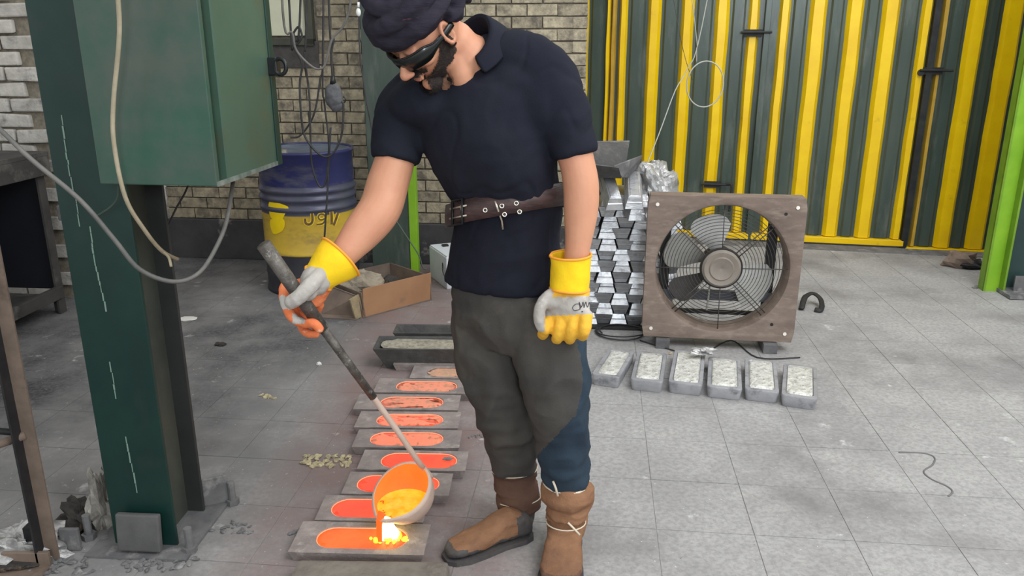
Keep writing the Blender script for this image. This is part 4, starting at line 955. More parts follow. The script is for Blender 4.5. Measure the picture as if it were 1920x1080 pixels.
# outline of a wet-looking stain, made as a thin raised grey cord
o = MB().tube([v for v in spline([G(1685, 849), G(1730, 850), G(1752, 858), G(1748, 872), G(1732, 884), G(1745, 898), G(1775, 912), G(1786, 922), G(1778, 931)], 6)], 0.0035, 6).build('stain_outline', mat('grey_stain_outline', (104, 103, 102), None, 0.8), None, smooth=True); tag(o, 'thin grey cord tracing a stain outline on the tiles at lower right', 'wire')

# ================================================================ LADLE
lr = P(752, 918, 2.2); ln = Vector((-0.366, -0.445, 0.87)).normalized(); LR = 0.093
la = empty('pouring_ladle', lr-RZ*0.1, 0, 'long handled iron ladle pouring orange molten metal into the front mould', 'ladle')
def lprof(t): return LR*math.sqrt(max(0.0, 1-(t/0.115)**2.6))*(1-0.12*t/0.115)+0.001
ts = [0.115*(1-(1-i/12)**1.6) for i in range(13)]
lu, lv = frame_of(ln)
lip = (Vector((-0.55, -0.6, -0.6))-ln*Vector((-0.55, -0.6, -0.6)).dot(ln)).normalized()
def lring(r, t, spout=0.0, n=48):
    out = []
    for k in range(n):
        d = lu*math.cos(2*PI*k/n)+lv*math.sin(2*PI*k/n); c = max(0, d.dot(lip)); out.append(lr+d*r*(1+0.13*spout*c**14)-ln*t)
    return out
MB().rings([lring(lprof(t)+0.006, t, 1 if t < 0.02 else 0) for t in ts]+[], cap=True).v
o_ = MB(); rs = [lring(lprof(t)-0.001, t, 1 if t < 0.02 else 0) for t in ts[:1]]+[lring(lprof(t)+0.007, t, 1 if t < 0.02 else 0) for t in ts]
o_.rings(rs, cap=False); o_.f.append(tuple(range(len(o_.v)-48, len(o_.v)))); o_.mi.append(0)
o_.build('bowl_shell', M['ladle_out'], la, smooth=True)
o_ = MB(); o_.rings([lring(lprof(t)-0.001, t, 1 if t < 0.02 else 0) for t in ts], cap=False); o_.build('bowl_inner_wall', M['ladle_in'], la, smooth=True)
zp = (lr+lip*LR*1.1).z+0.004
def inside(p):
    q = p-lr; t = -q.dot(ln); return t >= -0.0005 and (q+ln*t).length < lprof(max(0, t))-0.0008
pc0 = lr-ln*0.045; 
# centre of the level metal surface
best = None
for i in range(-20, 21):
    for j in range(-20, 21):
        p = Vector((lr.x+i*0.005, lr.y+j*0.005, zp))
        if inside(p):
            best = p if best is None else best
            if best is p: acc = [Vector(), 0]
            acc[0] += p; acc[1] += 1
pm = acc[0]/acc[1]; edge = []
for k in range(48):
    d = Vector((math.cos(2*PI*k/48), math.sin(2*PI*k/48), 0)); a, b = 0, 0.2
    for _ in range(16):
        m_ = (a+b)/2
        if inside(pm+d*m_): a = m_
        else: b = m_
    edge.append(pm+d*a)
o_ = MB(); rs = [[pm+(v-pm)*s_+RZ*0.0012*noise.noise(v*60*s_) for v in edge] for s_ in (1, 0.8, 0.55, 0.3, 0.05)]; o_.rings(rs); o_.build('molten_pool', M['pool'], la, smooth=True)
fm = MB(); rq = random.Random(8)
for i in range(26):
    v_ = edge[int(rq.uniform(0, 48))]; v_ = pm+(v_-pm)*rq.uniform(.78, .97)
    if (v_-pm).normalized().dot(lip.xy.to_3d().normalized()) < 0.45: continue
    fm.ell(v_+RZ*.001, (rq.uniform(.002, .006), rq.uniform(.0015, .003), .0012), Matrix.Rotation(rq.uniform(0, 3), 3, 'Z'), 7, 5)
if fm.f: fm.build('dross_fleck', mat('hot_dross_fleck', (150, 60, 20), emit=(0.7, 0.08, 0.01), es=0.5), la, kind='stuff')
lp_ = lr+lip*LR*1.09
st_ = [lp_+RZ*0.004-lip*0.012, lp_+RZ*0.001, lp_+lip*0.006-RZ*0.012, lp_+lip*0.009-RZ*0.04, Vector((lp_.x, lp_.y, 0))+lip.xy.to_3d()*0.011+RZ*0.034]
mst = MB().tube(spline(st_, 5), [0.004]+[0.016]*3+[0.013]*8+[0.012]*9, 10, flat=0.55).build('molten_stream', M['stream'], None, smooth=True); tag(mst, 'orange stream of molten metal falling from the ladle lip', 'molten metal')
fb = G(728, 1004, 0.036)
o_ = MB()
for dx, dy, r, h in ((0, 0, 0.027, 0.075), (0.02, -0.004, 0.018, 0.04), (-0.012, 0.004, 0.016, 0.045)):
    o_.tube([fb+Vector((dx, dy, -0.004)), fb+Vector((dx, dy, h*0.3)), fb+Vector((dx*0.8, dy, h*0.7)), fb+Vector((dx*0.7-0.004, dy, h))], [r, r*0.9, r*0.5, r*0.12], 10)
o_.jitter(0.004, 40); o_ = o_.build('hot_splash', M['flash'], None, smooth=True); tag(o_, 'white hot yellow splash where the pour meets the front mould', 'molten metal')
hA = P(494, 458, 1.93); hB = P(606, 617, 2.0); hC = P(700, 745, 2.08); hD = P(786, 868, 2.19)
hE = lr+(Vector((0.35, 0.3, 0.5))-ln*Vector((0.35, 0.3, 0.5)).dot(ln)).normalized()*(LR+0.004)-ln*0.012
MB().tube([hA, hA+(hB-hA)*0.5, hB], [0.0185, 0.018, 0.0165], 16).jitter(0.0014, 60).build('handle_sleeve', M['rod'], la, smooth=True)
MB().tube([hB-(hB-hA)*0.1, hC], [0.0125, 0.0115], 12).build('handle_rod', M['rod'], la, smooth=True)
MB().tube(spline([hC-(hC-hB)*0.05, P(745, 808, 2.13), hD, hE, lr+(hE-lr)*1.0-ln*0.06], 5), 0.009, 10).build('handle_rod', M['ladle_out'], la, smooth=True, label='scaled hot end of the handle')

# ================================================================ MAN
man = empty('person', G(985, 1035), math.radians(-30), 'man in navy shirt, dark headscarf and yellow gloves tilting the ladle', 'person')
LAT = Vector((0.86, -0.51, 0)); NRM = Vector((-0.51, -0.86, 0))
def oval(c, hw, hd, lat=LAT, nr=NRM, n=28, p=2.3):
    out = []
    for k in range(n):
        a = 2*PI*k/n; cs, sn = math.cos(a), math.sin(a)
        out.append(Vector(c)+lat*hw*math.copysign(abs(cs)**(2/p), cs)+nr*hd*math.copysign(abs(sn)**(2/p), sn))
    return out
def torso(rows, dr=0.0):
    keys = [Vector(P(px, py, Y)) for px, py, Y, a, b in rows]; hw = [r[3] for r in rows]; hd = [r[4] for r in rows]
    sp = spline(keys, 4); w2 = spline([(a, b, 0) for a, b in zip(hw, hd)], 4)
    return [oval(c, q.x+dr, q.y+dr) for c, q in zip(sp, w2)]
TR = [(905, 118, 2.2, .07, .065), (903, 138, 2.2, .12, .09), (903, 162, 2.2, .186, .112), (908, 215, 2.19, .188, .132), (915, 270, 2.19, .187, .14), (932, 330, 2.2, .174, .136), (952, 388, 2.23, .155, .124), (948, 455, 2.25, .160, .126), (945, 530, 2.27, .184, .146)]
def limb(pts, rs, n=18, flat=1.0, k=5):
    sp = spline([P(*p) for p in pts], k); r2 = [v.x for v in spline([(r, 0, 0) for r in rs], k)]
    return sp, r2
RARM = ([(772, 178, 2.27), (752, 215, 2.25), (742, 292, 2.2), (727, 345, 2.16), (712, 392, 2.12), (680, 434, 2.08), (650, 470, 2.045), (615, 508, 2.02)], [.066, .062, .055, .057, .057, .052, .04, .034])
LARM = ([(1028, 150, 2.13), (1052, 200, 2.11), (1078, 290, 2.09), (1089, 345, 2.08), (1089, 400, 2.07), (1083, 465, 2.06), (1075, 520, 2.06)], [.068, .064, .0475, .0475, .045, .034, .034])
RLEG = ([(905, 560, 2.31), (910, 620, 2.29), (924, 690, 2.25), (946, 770, 2.25), (960, 820, 2.28), (964, 872, 2.3)], [.098, .102, .098, .089, .082, .072])
LLEG = ([(1016, 560, 2.2), (1026, 620, 2.18), (1037, 690, 2.13), (1050, 770, 2.12), (1056, 850, 2.13), (1062, 902, 2.14)], [.1, .108, .102, .085, .073, .065])
# head frame
HF = Vector((-0.5, -0.42, -0.755)).normalized(); HU = Vector((-0.5, -0.573, 0.65)); HU = (HU-HF*HU.dot(HF)).normalized(); HS = HU.cross(HF)*-1
if HS.x < 0: HS = -HS
HO = P(797, 60, 2.08)
def hp(s, f, u): return HO+HS*s+HF*f+HU*u
def hl(p):
    q = p-HO; return q.dot(HS), q.dot(HF), q.dot(HU)
HROT = Matrix((HS, HF, HU)).transposed()
body = MB()
ss = lambda a, b, x: max(0, min(1, (x-a)/(b-a)))**2*(3-2*max(0, min(1, (x-a)/(b-a))))
vs = MB().ell((0, 0, 0), (1, 1, 1), n=32, m=22)
for v in vs.v:
    dn = ss(0.0, 1.0, -v.z); s_ = 0.076*v.x*(1-0.30*dn); 
    f_ = (0.094*v.y if v.y > 0 else 0.100*v.y*(1-0.55*ss(0.1, 0.9, -v.z)))+0.006*dn
    if v.y > 0.5: f_ -= 0.012*(v.y-0.5)
    v.x, v.y, v.z = s_, f_, 0.118*v.z
body.add([hp(*v) for v in vs.v], vs.f)
nose = [(0, .084, .022), (0, .098, .004), (0, .112, -.012), (0, .121, -.022), (0, .108, -.030)]
body.tube([hp(*q) for q in spline(nose, 4)], [v.x for v in spline([(.008, 0, 0), (.0085, 0, 0), (.0105, 0, 0), (.0125, 0, 0), (.009, 0, 0)], 4)], 12)
for sx in (-1, 1):
    body.ell(hp(sx*.012, .108, -.028), (.0085, .011, .008), HROT, 10, 8)
    body.ell(hp(sx*.030, .080, .026), (.024, .012, .008), HROT, 12, 8)
    body.ell(hp(sx*.044, .062, -.014), (.022, .024, .020), HROT, 12, 8)
    body.ell(hp(sx*.030, .078, .008), (.016, .011, .010), HROT, 12, 8)
    ear = [hp(sx*(.080+.006*math.sin(t/2)), -.004-.017*math.cos(t)*.9, .002+.030*math.sin(t)) for t in [2*PI*i/18 for i in range(18)]]
    body.tube(ear, .0055, 8, closed=True); body.ell(hp(sx*.074, -.004, 0), (.006, .014, .026), HROT, 12, 8); body.ell(hp(sx*.079, .002, -.028), (.006, .008, .009), HROT, 10, 6)
body.ell(hp(0, .094, -.049), (.022, .010, .0055), HROT, 14, 8).ell(hp(0, .093, -.060), (.019, .010, .0065), HROT, 14, 8)
body.ell(hp(0, .078, -.096), (.028, .022, .018), HROT, 14, 8)
nk = spline([hp(0, -.035, -.03), hp(0, -.042, -.08), P(877, 110, 2.165), P(897, 145, 2.2), P(905, 200, 2.2)], 4)
body.tube(nk, [.05]*4+[.056]*3+[.066]*4+[.07]*6, 20)
# front of the neck and upper chest inside the open collar
body.tube(spline([P(858, 90, 2.14), P(863, 125, 2.13), P(872, 155, 2.135), P(884, 205, 2.18)], 4), [.036]*13, 16)
body.rings(torso(TR, -0.024))
pv = [oval(P(945, 520, 2.26), .15, .11), oval(P(955, 560, 2.26), .16, .115), oval(P(965, 605, 2.25), .15, .11), oval(P(968, 625, 2.25), .1, .08)]
body.rings(pv)
for A in (RARM, LARM):
    sp, r2 = limb(*A); body.tube(sp, r2, 20)
for A in (RLEG, LLEG):
    sp, r2 = limb(*A); body.tube(sp, [r-0.022 for r in r2], 18)
bd = fuse(body, 'body', M['skin'], man, 0.0045, 5)
def surf(o, px, py, off=0.0):
    I2 = WM(o).inverted(); a = I2 @ Vector((0, 0, 1.5)); d = (I2.to_3x3() @ ray(px, py)).normalized()
    ok, loc, nr, _ = o.ray_cast(a, d)
    if not ok: return None
    return WM(o) @ (loc+nr*off)
# shirt
def wr_shirt(p, n):
    wx, wy = p.x+0.02*noise.noise(p*6), p.y
    a = noise.noise(Vector((wx*6+p.z*6, wy*6, p.z*8-wx*6))); b = noise.noise(Vector((wx*11-p.z*5, wy*10, p.z*6+wx*4))+Vector((3, 1, 7)))
    waist = math.exp(-((p.z-1.12)/0.06)**2)+0.6*math.exp(-((p.z-0.97)/0.09)**2)
    c = noise.noise(Vector((wx*24, wy*24, p.z*5))); d = noise.noise(p*34)
    return 0.004*(1-2.6*abs(a))-0.0032*max(0, 1-6*abs(b))+waist*0.007*c+0.0012*d
sh = MB(); sh.rings(torso(TR, 0.0))
sp, r2 = limb([(790, 165, 2.25), (765, 188, 2.26), (752, 215, 2.25), (743, 285, 2.2), (741, 303, 2.19)], [.07, .074, .073, .067, .066]); sh.tube(sp, r2, 22)
sp, r2 = limb([(1000, 142, 2.15), (1030, 158, 2.13), (1052, 205, 2.11), (1072, 265, 2.095), (1078, 292, 2.09)], [.074, .077, .074, .064, .060]); sh.tube(sp, r2, 22)
sp, r2 = limb([(900, 112, 2.2), (945, 108, 2.18), (985, 118, 2.16), (1022, 146, 2.135), (1046, 190, 2.12)], [.062, .07, .078, .08, .076]); sh.tube(sp, r2, 22)
sh.ell(P(815, 192, 2.21), (0.13, .1, .08), None, 20, 12); sh.ell(P(985, 165, 2.16), (0.13, .105, .085), None, 20, 12); sh.ell(P(1015, 200, 2.13), (0.09, .09, .11), None, 20, 12)
def poly_in(pt, poly):
    x, y = pt; c = False; j = len(poly)-1
    for i in range(len(poly)):
        if (poly[i][1] > y) != (poly[j][1] > y) and x < (poly[j][0]-poly[i][0])*(y-poly[i][1])/(poly[j][1]-poly[i][1])+poly[i][0]: c = not c
        j = i
    return c
VN = [(812, 160), (838, 170), (862, 138), (886, 92), (892, 40), (835, 20), (790, 100)]
shirt = fuse(sh, 'shirt', M['shirt'], man, 0.006, 24, wr_shirt, label='dark navy short sleeved polo shirt',
             cut=lambda p: p.y < 2.22 and poly_in(PIX(p), VN))
# collar
NC0 = P(872, 84, 2.165); na = (P(862, 60, 2.13)-P(905, 150, 2.21)).normalized()
cu = (LAT-na*LAT.dot(na)).normalized(); cv = na.cross(cu)
mb = MB(); rs = []
for i in range(33):
    a = math.radians(-150+i*194/32); d = cu*math.cos(a)+cv*math.sin(a)*-1
    back = 0.5-0.5*math.cos(2*PI*i/32)
    r0 = .073; base = NC0+d*r0-na*.03
    top = NC0+d*(r0+.002)+na*(.010+.036*back); fold = NC0+d*(r0+.014)+na*(.006+.032*back); out = NC0+d*(r0+.050)-na*(.030-.004*back)
    rs.append([base, top, fold, out, out-d*.004, fold-d*.007, top-d*.002-na*.004, base-d*.004])
mb.rings(rs); mb.jitter(0.002, 20); mb.build('collar', M['shirt'], man, smooth=True, subsurf=1)
# placket edge
# trousers
def wr_tr(p, n):
    a = noise.noise(Vector((p.x*9+p.z*5, p.y*9, p.z*9-p.x*6))); b = noise.noise(Vector((p.x*22, p.y*22, p.z*14)))
    low = ss(0.75, 0.35, p.z) if p.z < 0.75 else 0
    return 0.009*(1-2.4*abs(a))+0.004*b+low*0.006*noise.noise(Vector((p.x*7, p.y*7, p.z*34)))
tr = MB(); tr.rings([oval(P(945, 505, 2.265), .15, .115), oval(P(952, 550, 2.265), .172, .132), oval(P(963, 600, 2.25), .185, .135), oval(P(968, 640, 2.24), .15, .11)])
for A in (RLEG, LLEG):
    sp, r2 = limb(*A); tr.tube(sp, r2, 22)
def paint_tr(p, n):
    x, y = PIX(p)
    # denim shows on the outer side of his left leg, below the dusty front panel
    edge = 1078+14*math.sin(y*0.02) if y < 780 else 1078-(y-780)*0.95
    return 1 if (x > edge and y > 640 and x > 1008) else 0
trs = fuse(tr, 'trousers', [M['trouser'], M['denim']], man, 0.006, 8, wr_tr, label='baggy charcoal work trousers with blue denim on one side', paint=paint_tr)
# belt
BC = P(952, 388, 2.235); tl = (P(1055, 366, 2.17)-P(850, 406, 2.24)).normalized()
bx_ = (LAT+RZ*0.05).normalized(); bn = (NRM+RZ*0.12).normalized(); bup = bx_.cross(bn); bup = bup if bup.z > 0 else -bup
bup = (bup+Vector((-0.0, 0, 0))).normalized()
def belt_pt(a, v, off=0.0):
    hw, hd = .179+off, .158+off; cs, sn = math.cos(a), math.sin(a)
    return BC+bx_*hw*cs+bn*hd*sn+bup*(v*1.1+0.040*cs)+RZ*0.004
mb = MB(); rs = []
for i in range(64):
    a = 2*PI*i/64; rs.append([belt_pt(a, -.027, 0), belt_pt(a, -.028, .004), belt_pt(a, 0, .0065), belt_pt(a, .028, .004), belt_pt(a, .027, 0)])
mb.rings(rs, closed=True)
belt = mb.build('belt', M['leather'], man, smooth=True, label='wide brown leather belt with paired eyelets')
for px, py in ((910, 394), (915, 411), (941, 386), (946, 402), (968, 381), (974, 397)):
    c = surf(belt, px, py, 0.001)
    if c is None: continue
    nr = (Vector((0, 0, 1.5))-c).normalized(); u, v = frame_of(nr)
    MB().tube([c+u*.0052*math.cos(2*PI*k/12)+v*.0052*math.sin(2*PI*k/12) for k in range(12)], .0018, 6, closed=True).build('eyelet', M['steel'], belt, smooth=True)
    MB().cyl(c, c+nr*.001, .0036, n=10).build('eyelet_hole', M['black_steel'], belt)
for pp in (((929, 377), (934, 392), (941, 414), (943, 430)), ((866, 385), (869, 398), (875, 418))):
    q = [surf(belt, *p, .004) or (BC+(P(*p, 2.1)-BC)) for p in pp]
    q = [c if c is not None else P(*p, 2.1) for c, p in zip(q, pp)]
    MB().tube(q, .003, 6).build('buckle_bar', M['steel'], belt, smooth=True)
def belt_a(px): return min((2*PI*i/360 for i in range(360)), key=lambda a: abs(PIX(belt_pt(a, 0))[0]-px)+(1000 if belt_pt(a, 0).y > BC.y+.05 else 0))
aa, ab = belt_a(854), belt_a(872)
MB().tube([belt_pt(aa, -.03, .009), belt_pt(ab, -.03, .009), belt_pt(ab, .03, .009), belt_pt(aa, .03, .009)], .0045, 6, closed=True).build('buckle_frame', M['blackp'], belt, smooth=True)
for v_ in (-.012, .012): MB().tube([belt_pt(belt_a(850), v_, .010), belt_pt(belt_a(880), v_, .010)], .0028, 6).build('buckle_prong', M['steel'], belt, smooth=True)
# headscarf
tb = MB(); tb.ell(hp(0, -.016, .078), (.096, .106, .078), HROT, 32, 20)
for (a1, a2, r, uo, so, fo, tr_) in ((0.02, 0.06, .96, .070, 0, -.002, .0205), (0.14, -0.12, 1.0, .082, 0, 0, .024), (0.30, 0.28, .97, .086, 0, -.004, .024), (-0.12, 0.36, .86, .098, 0, -.008, .024), (0.45, -0.3, .68, .122, .004, -.01, .026), (0.1, 0.1, .4, .138, 0, -.01, .03)):
    tb.tube([hp((.094*r)*math.cos(t)+so, (.106*r)*math.sin(t)-.012+fo, uo+(.106*r)*math.sin(t)*a1+.094*r*math.cos(t)*a2-.012*math.sin(t)) for t in [2*PI*i/40 for i in range(40)]], [tr_*(0.9+.25*noise.noise(Vector((i*.3, uo*40, 0)))) for i in range(40)], 12, closed=True)
tb.tube([hp(.05, -.10, .06), hp(.075, -.085, .03), hp(.085, -.05, .012), hp(.088, -.03, .03)], [.02, .024, .02, .014], 12)
tb.tube([hp(.03, -.115, .05), hp(.045, -.125, .0), hp(.04, -.13, -.03)], [.02, .018, .012], 10)
def wr_sc(p, n):
    s_, f_, u_ = hl(p); return 0.004*(1-2.5*abs(noise.noise(Vector((s_*10, f_*10, u_*38+s_*12)))))+0.0015*noise.noise(p*60)
fuse(tb, 'headscarf', M['scarf'], man, 0.0045, 6, wr_sc, label='dark wound headscarf with faint reddish streaks')
# glasses
mb = MB(); rs = []
for i in range(49):
    t = math.radians(-100+200*i/48); at = abs(math.degrees(t))
    hh = .0195 if at < 48 else (.0195-.0125*ss(48, 70, at)); lo = -.0195 if at < 48 else -.0195+.012*ss(48, 70, at)
    if at < 9: lo = -.006
    s_, f_ = .086*math.sin(t)*1.02, .119*math.cos(t)-.008
    up = hh+.009; dn = lo+.006; o1 = 1.0; o2 = .965
    rs.append([hp(s_*o1, f_*o1, dn), hp(s_*o1*1.02, f_*o1*1.02, (up+dn)/2), hp(s_*o1, f_*o1, up), hp(s_*o2, f_*o2, up), hp(s_*o2, f_*o2, dn)])
mb.rings(rs); gl = mb.build('glasses', M['lens'], man, smooth=True, label='black wraparound safety glasses')
mb = MB(); mb.tube([rs[i][2] for i in range(6, 43)], .0026, 6); mb.build('glasses_rim', M['blackp'], gl, smooth=True)
# beard grown from the face surface
Wb = WM(bd); me = bd.data; sel = []; Bt = MB()
def bearded(p):
    s_, f_, u_ = hl(p)
    if (u_ < -.072 and f_ < .040) or (u_ < -.062 and f_ < .012) or (u_ < -.078 and abs(s_) > .04) or (u_ < -.05 and abs(s_) > .07): return False
    if u_ > .012 or u_ < -.125 or f_ < -.005 or abs(s_) > .085 or f_ > .125: return False
    if abs(s_) < .034 and -.0475 < u_ < -.034 and f_ > .075: return True
    if abs(s_) < .017 and -.066 < u_ < -.0475 and f_ > .08: return False
    line = .010 if f_ < .016 else (.010-(f_-.016)*1.35)
    line += .004*noise.noise(p*60)
    if f_ > .06: line = min(line, -.0475)
    return u_ < line
vmap = {}; r_ = random.Random(4)
for p in me.polygons:
    c = Wb @ p.center
    if (c-HO).length < .17 and bearded(c): sel.append(p)
for p in sel:
    for vi in p.vertices:
        if vi not in vmap:
            v = me.vertices[vi]; w_ = Wb @ v.co; n_ = (Wb.to_3x3() @ v.normal).normalized()
            s_, f_, u_ = hl(w_); th = .0015+.0065*ss(.0, -.07, u_)+.002*noise.noise(w_*90)
            vmap[vi] = len(Bt.v); Bt.v.append(w_+n_*th)
    Bt.f.append(tuple(vmap[i] for i in p.vertices)); Bt.mi.append(0)
    for _ in range(3):
        v = me.vertices[p.vertices[r_.randrange(len(p.vertices))]]; w_ = Wb @ v.co; n_ = (Wb.to_3x3() @ v.normal).normalized()
        s_, f_, u_ = hl(w_); L_ = r_.uniform(.003, .007)+.008*ss(-.02, -.09, u_)
        d = (n_*0.7-HU*0.6+HF*r_.uniform(-.3, .4)+HS*r_.uniform(-.4, .4)).normalized(); sd = d.cross(n_).normalized()*.0005
        w_ = w_+n_*.001; k = len(Bt.v); Bt.v += [w_+sd, w_-sd, w_+d*L_]; Bt.f.append((k, k+1, k+2)); Bt.mi.append(0)
if Bt.f: Bt.build('beard', M['beard'], man, smooth=True, label='short dark beard and moustache')
lpm = MB().ell(hp(0, .1005, -.0585), (.015, .004, .0042), HROT, 12, 6).build('lips', M['lip'], man, smooth=True)

# gloves --------------------------------------------------
def finger(mb, pts, r, flat=1.0):
    sp = spline([P(*p) for p in pts], 5); n = len(sp)
    mb.tube(sp, [r*(1.0-0.18*i/(n-1)) for i in range(n)], 12); mb.ell(sp[-1], (r*.82,)*3, None, 10, 8); mb.ell(sp[0], (r*1.02,)*3, None, 10, 8)
def cuff(pts, rs, glove, m=M['glove_y'], th=.004, hemr=.0035):
    sp = spline([P(*p) for p in pts], 4); r2 = [v.x for v in spline([(r, 0, 0) for r in rs], 4)]
    mb = MB(); d0 = None; pu = None; ringsO = []; ringsI = []
    for i, p in enumerate(sp):
        d = (sp[min(i+1, len(sp)-1)]-sp[max(i-1, 0)]).normalized()
        u = frame_of(d)[0] if pu is None else (pu-d*pu.dot(d)).normalized(); pu = u; v = d.cross(u)
        mk = lambda R: [p+(u*math.cos(2*PI*k/36)+v*math.sin(2*PI*k/36))*R*(1+.05*noise.noise(Vector((math.cos(2*PI*k/36)*2, math.sin(2*PI*k/36)*2, i*.25)))) for k in range(36)]
        ringsO.append(mk(r2[i])); ringsI.append(mk(r2[i]-th))
    mb.rings(ringsI[::-1]+ringsO, cap=False); c = mb.build('cuff', m, glove, smooth=True)
    MB().tube(ringsO[0], hemr, 8, closed=True).build('piping', M['trim_o'], glove, smooth=True)
    MB().tube(ringsO[-1], hemr, 8, closed=True).build('piping', M['trim_o'], glove, smooth=True)
    return c
# right hand (closed round the handle)
g = MB()
dH = (hB-hA).normalized()
g.tube(spline([P(612, 506, 2.02), P(600, 522, 2.02), P(590, 540, 2.025), P(580, 560, 2.03)], 4), [.036]*5+[.04]*4+[.039]*4, 18)
g.ell(P(565, 545, 2.045), (.030, .024, .034), None, 16, 10); g.ell(P(592, 526, 1.99), (.040, .030, .040), None, 16, 10); g.ell(P(577, 545, 1.972), (.026, .022, .028), None, 16, 10)
finger(g, [(600, 515, 1.985), (582, 535, 1.955), (562, 556, 1.945), (546, 566, 1.95)], .0225)
finger(g, [(568, 540, 2.05), (546, 532, 2.04), (534, 540, 2.01), (534, 566, 1.99), (546, 592, 1.985), (557, 602, 1.985)], .0155)
finger(g, [(576, 560, 2.06), (556, 574, 2.06), (553, 592, 2.03), (569, 606, 1.985), (588, 606, 1.965), (599, 616, 1.965)], .0148)
finger(g, [(588, 572, 2.06), (570, 592, 2.07), (566, 612, 2.04), (576, 624, 2.0), (592, 626, 1.985)], .0138)
finger(g, [(600, 572, 2.05), (588, 596, 2.07), (590, 612, 2.06), (600, 618, 2.03)], .012)
def paint_r(p, n):
    x, y = PIX(p)
    if p.y < 1.985 and y < 580 and x < 612 and (x-545)*0.0 + y < 575+(x-560)*-.35+18: return 1   # grey leather thumb and web
    if y < 556-(x-585)*.5 and x > 548 and p.y < 2.03: return 1
    if 548 < x < 572 and 588 < y < 607 and p.y < 2.0: return 1
    return 0
gr_ = fuse(g, 'glove', [M['glove_r'], M['glove_g']], man, 0.0032, 3, lambda p, n: .0014*noise.noise(p*70), paint=paint_r, label='grey and orange glove gripping the ladle handle')
cuff([(638, 482, 2.045), (622, 497, 2.03), (606, 512, 2.02), (597, 521, 2.018)], [.066, .058, .047, .043], gr_)
# left hand (loose fist)
g = MB()
g.rings([oval(P(1072, 528, 2.06), .046, .034), oval(P(1068, 548, 2.055), .056, .034), oval(P(1064, 572, 2.05), .064, .034), oval(P(1062, 596, 2.05), .066, .032), oval(P(1062, 608, 2.05), .06, .026)])
for k, (x, xt) in enumerate(((1034, 1020), (1056, 1046), (1078, 1070), (1099, 1094))):
    yk = 588+k*1.5; ln_ = (34, 40, 38, 30)[k]; dy_ = -LAT.y/LAT.x*(x-1065)/685
    Yk = 2.045-(x-1065)/685*0.55
    finger(g, [(x, yk, Yk-.008), ((x+xt)/2, yk+22, Yk-.022), (xt, yk+ln_, Yk-.012), (xt-2, yk+ln_+6, Yk+.022), (xt+1, yk+ln_-8, Yk+.045)], .0185)
finger(g, [(1042, 548, 2.045), (1024, 560, 2.04), (1012, 582, 2.03), (1013, 606, 2.03), (1022, 618, 2.04)], .0185)
g.ell(P(1035, 562, 2.05), (.026, .026, .03), None, 14, 10)
def paint_l(p, n):
    x, y = PIX(p)
    if x < 1029+max(0, (575-y))*.35 and y < 622 and not (y > 590 and x > 1022): return 1
    if 556+(1085-x)*.04 < y < 588+(1085-x)*.04+2: return 1
    return 0
gl_ = fuse(g, 'glove', [M['glove_o'], M['glove_g']], man, 0.0034, 3, lambda p, n: .0015*noise.noise(p*60), paint=paint_l, label='yellow glove with grey band, hanging in a loose fist')
cuff([(1070, 478, 2.06), (1070, 500, 2.06), (1069, 525, 2.06), (1068, 542, 2.058)], [.0545, .0535, .0535, .0525], gl_)
def ink(pts, r=.0009):
    q = [surf(gl_, *p, .0012) for p in spline([(x, y, 0) for x, y in pts], 5) for p in ((p.x, p.y),)]
    q = [v for v in q if v is not None]
    if len(q) > 2: MB().tube(q, r, 5).build('lettering', M['ink'], gl_, smooth=True)
ink([(1088, 570), (1080, 570), (1074, 576), (1077, 582), (1086, 580), (1092, 572)])
ink([(1088, 580), (1086, 566), (1090, 576), (1093, 566), (1095, 577)]); ink([(1095, 577), (1098, 566), (1101, 576), (1104, 567), (1106, 575)]); ink([(1091, 584), (1092, 584.5), (1093, 584)], .0016)

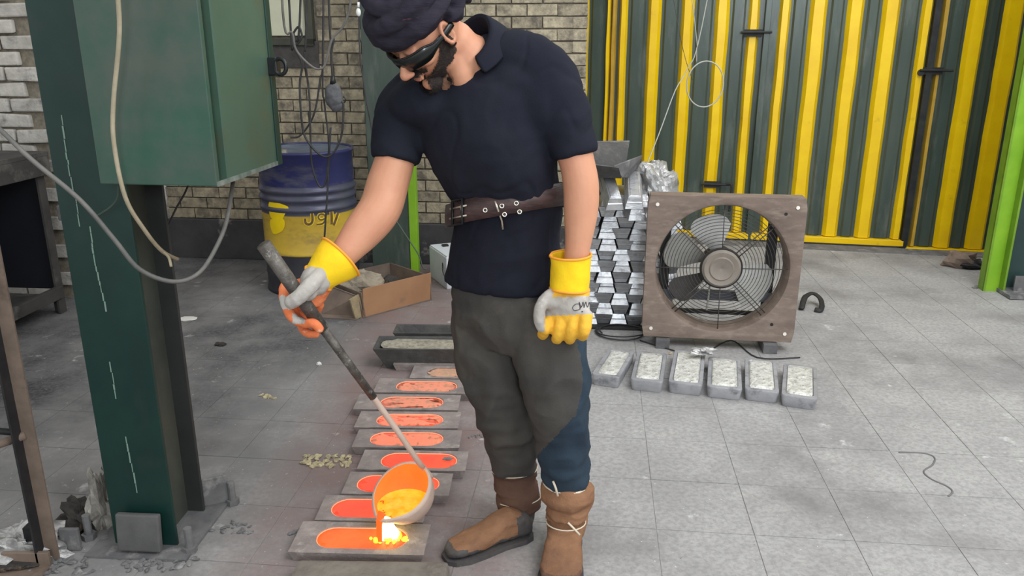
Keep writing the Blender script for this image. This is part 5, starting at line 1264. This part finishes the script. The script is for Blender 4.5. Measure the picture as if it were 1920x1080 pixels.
# boots ---------------------------------------------------
def boot(heel, toe, ank, top, rt, label, m_up, m_low, fw=1.0):
    d = (toe-heel); Lb_ = d.length; d.normalize(); s_ = Vector((d.y, -d.x, 0))
    bt_ = empty('b', heel, 0); COL.objects.unlink(bt_); bpy.data.objects.remove(bt_)
    up = MB(); rs = []
    for t, w_, h in ((0.0, .028, .07), (.06, .036, .09), (.25, .040, .115), (.42, .041, .105), (.6, .046, .078), (.78, .049, .064), (.92, .042, .054), (1.0, .024, .04)):
        w_ *= fw; c = heel+d*Lb_*t; rg = []
        for k in range(20):
            a = 2*PI*k/20; cs, sn = math.cos(a), math.sin(a); rg.append(c+s_*w_*math.copysign(abs(cs)**.8, cs)+RZ*(.018+(h-.018)*(0.5+.5*math.copysign(abs(sn)**.75, sn))))
        rs.append(rg)
    up.rings(rs)
    sh_ = spline([heel+d*.055+RZ*.05, ank, top], 5); up.tube(sh_, [q_*(1+(fw-1)*.7) for q_ in (.046, .048, .049, .05, .05, .05)]+[.05+(rt-.05)*i/5 for i in range(1, 6)], 20)
    def wr_b(p, n):
        k = ss(.05, .12, p.z); return .006*k*(1-2.2*abs(noise.noise(Vector((p.x*12, p.y*12, p.z*42)))))+.002*noise.noise(p*50)
    def paint_b(p, n):
        q = p-heel; t = q.dot(d)/Lb_
        return 1 if (p.z < .034+.02*noise.noise(p*20) or (t > .82 and p.z < .05) or (t < .3 and p.z < .1 and q.dot(s_)*0 == 0 and m_low is M['boot_grey'] and t < .22)) else 0
    o = fuse(up, 'boot', [m_up, m_low], man, .0045, 4, wr_b, paint=paint_b, label=label)
    so = MB(); lo = []; 
    for z in (0.0, .012, .016):
        ring = []
        for t, w_ in ((-.03, .012), (0, .03), (.1, .04), (.35, .038), (.6, .048), (.8, .052), (.95, .043), (1.03, .022)): ring.append(heel+d*Lb_*t+s_*w_*fw+RZ*z)
        for t, w_ in ((1.03, .022), (.95, .043), (.8, .052), (.6, .048), (.35, .038), (.1, .04), (0, .03), (-.03, .012)): ring.append(heel+d*Lb_*t-s_*w_*fw+RZ*z)
        lo.append(ring)
    so.rings(lo); so.build('sole', M['boot_grey'], o, smooth=False)
    return o
def tie(pts, r, parent, tail=None):
    MB().tube(pts, r, 7, closed=True).build('cord', M['cord'], parent, smooth=True)
def ringpts(c, ax_, r, n=24):
    u, v = frame_of(ax_); return [c+(u*math.cos(2*PI*k/n)+v*math.sin(2*PI*k/n))*r for k in range(n)]
h1, t1 = G(992, 1004), G(838, 1052)
a1 = P(975, 955, 2.265); tp1 = P(965, 872, 2.295)
b1o = boot(h1, t1, a1, tp1, .056, 'brown suede boot with scuffed grey toe, stepping to the left', M['suede'], M['boot_grey'])
gt1 = MB(); sp = spline([P(965, 866, 2.297), P(966, 900, 2.29), P(972, 935, 2.27), P(975, 958, 2.26)], 5)
r_l = [.070, .070, .070, .069, .067, .067, .067, .066, .066, .067, .069, .068, .066, .064, .063, .06]
gt1.tube(sp, r_l, 22)
fuse(gt1, 'gaiter', M['suede_d'], man, .0045, 3, lambda p, n: .006*(1-2.4*abs(noise.noise(Vector((p.x*10, p.y*10, p.z*36))))), label='dark brown suede gaiter over the right boot')
tie(ringpts(P(965, 878, 2.295), P(965, 866, 2.297)-P(967, 900, 2.29), .0735), .0028, b1o)
tie(ringpts(P(974, 934, 2.27), P(968, 900, 2.28)-P(975, 958, 2.26), .0695), .0018, b1o)
h2, t2 = G(1062, 1008), G(1050, 1098)
t2 = h2+(t2-h2).normalized()*.275
a2 = P(1063, 965, 2.15); tp2 = P(1062, 905, 2.145)
b2o = boot(h2, t2, a2, tp2, .062, 'brown suede boot pointing at the viewer', M['suede'], M['suede_d'], 1.3)
gt2 = MB(); sp = spline([P(1063, 902, 2.142), P(1064, 925, 2.14), P(1064, 948, 2.135), P(1060, 975, 2.12)], 5)
gt2.tube(sp, [.068, .072, .075, .077, .078, .079, .078, .076, .074, .07, .066, .062, .06, .058, .056, .055], 22)
fuse(gt2, 'gaiter', M['suede'], man, .0045, 3, lambda p, n: .006*(1-2.4*abs(noise.noise(Vector((p.x*12, p.y*12, p.z*24))))), label='brown suede gaiter flaring over the left boot')
tie(ringpts(P(1062, 903, 2.142), Vector((.02, 0, 1)), .0685), .0042, b2o)
MB().tube([P(1037, 902, 2.07), P(1042, 915, 2.068), P(1046, 930, 2.066)], .0035, 6).build('cord', M['cord'], b2o, smooth=True)
MB().tube([P(1065, 980, 2.05), P(1075, 990, 2.045), P(1087, 1003, 2.04)], .0032, 6).build('cord', M['cord'], b2o, smooth=True)
tie(ringpts(P(1061, 977, 2.12), Vector((0, .1, 1)), .060), .002, b2o)
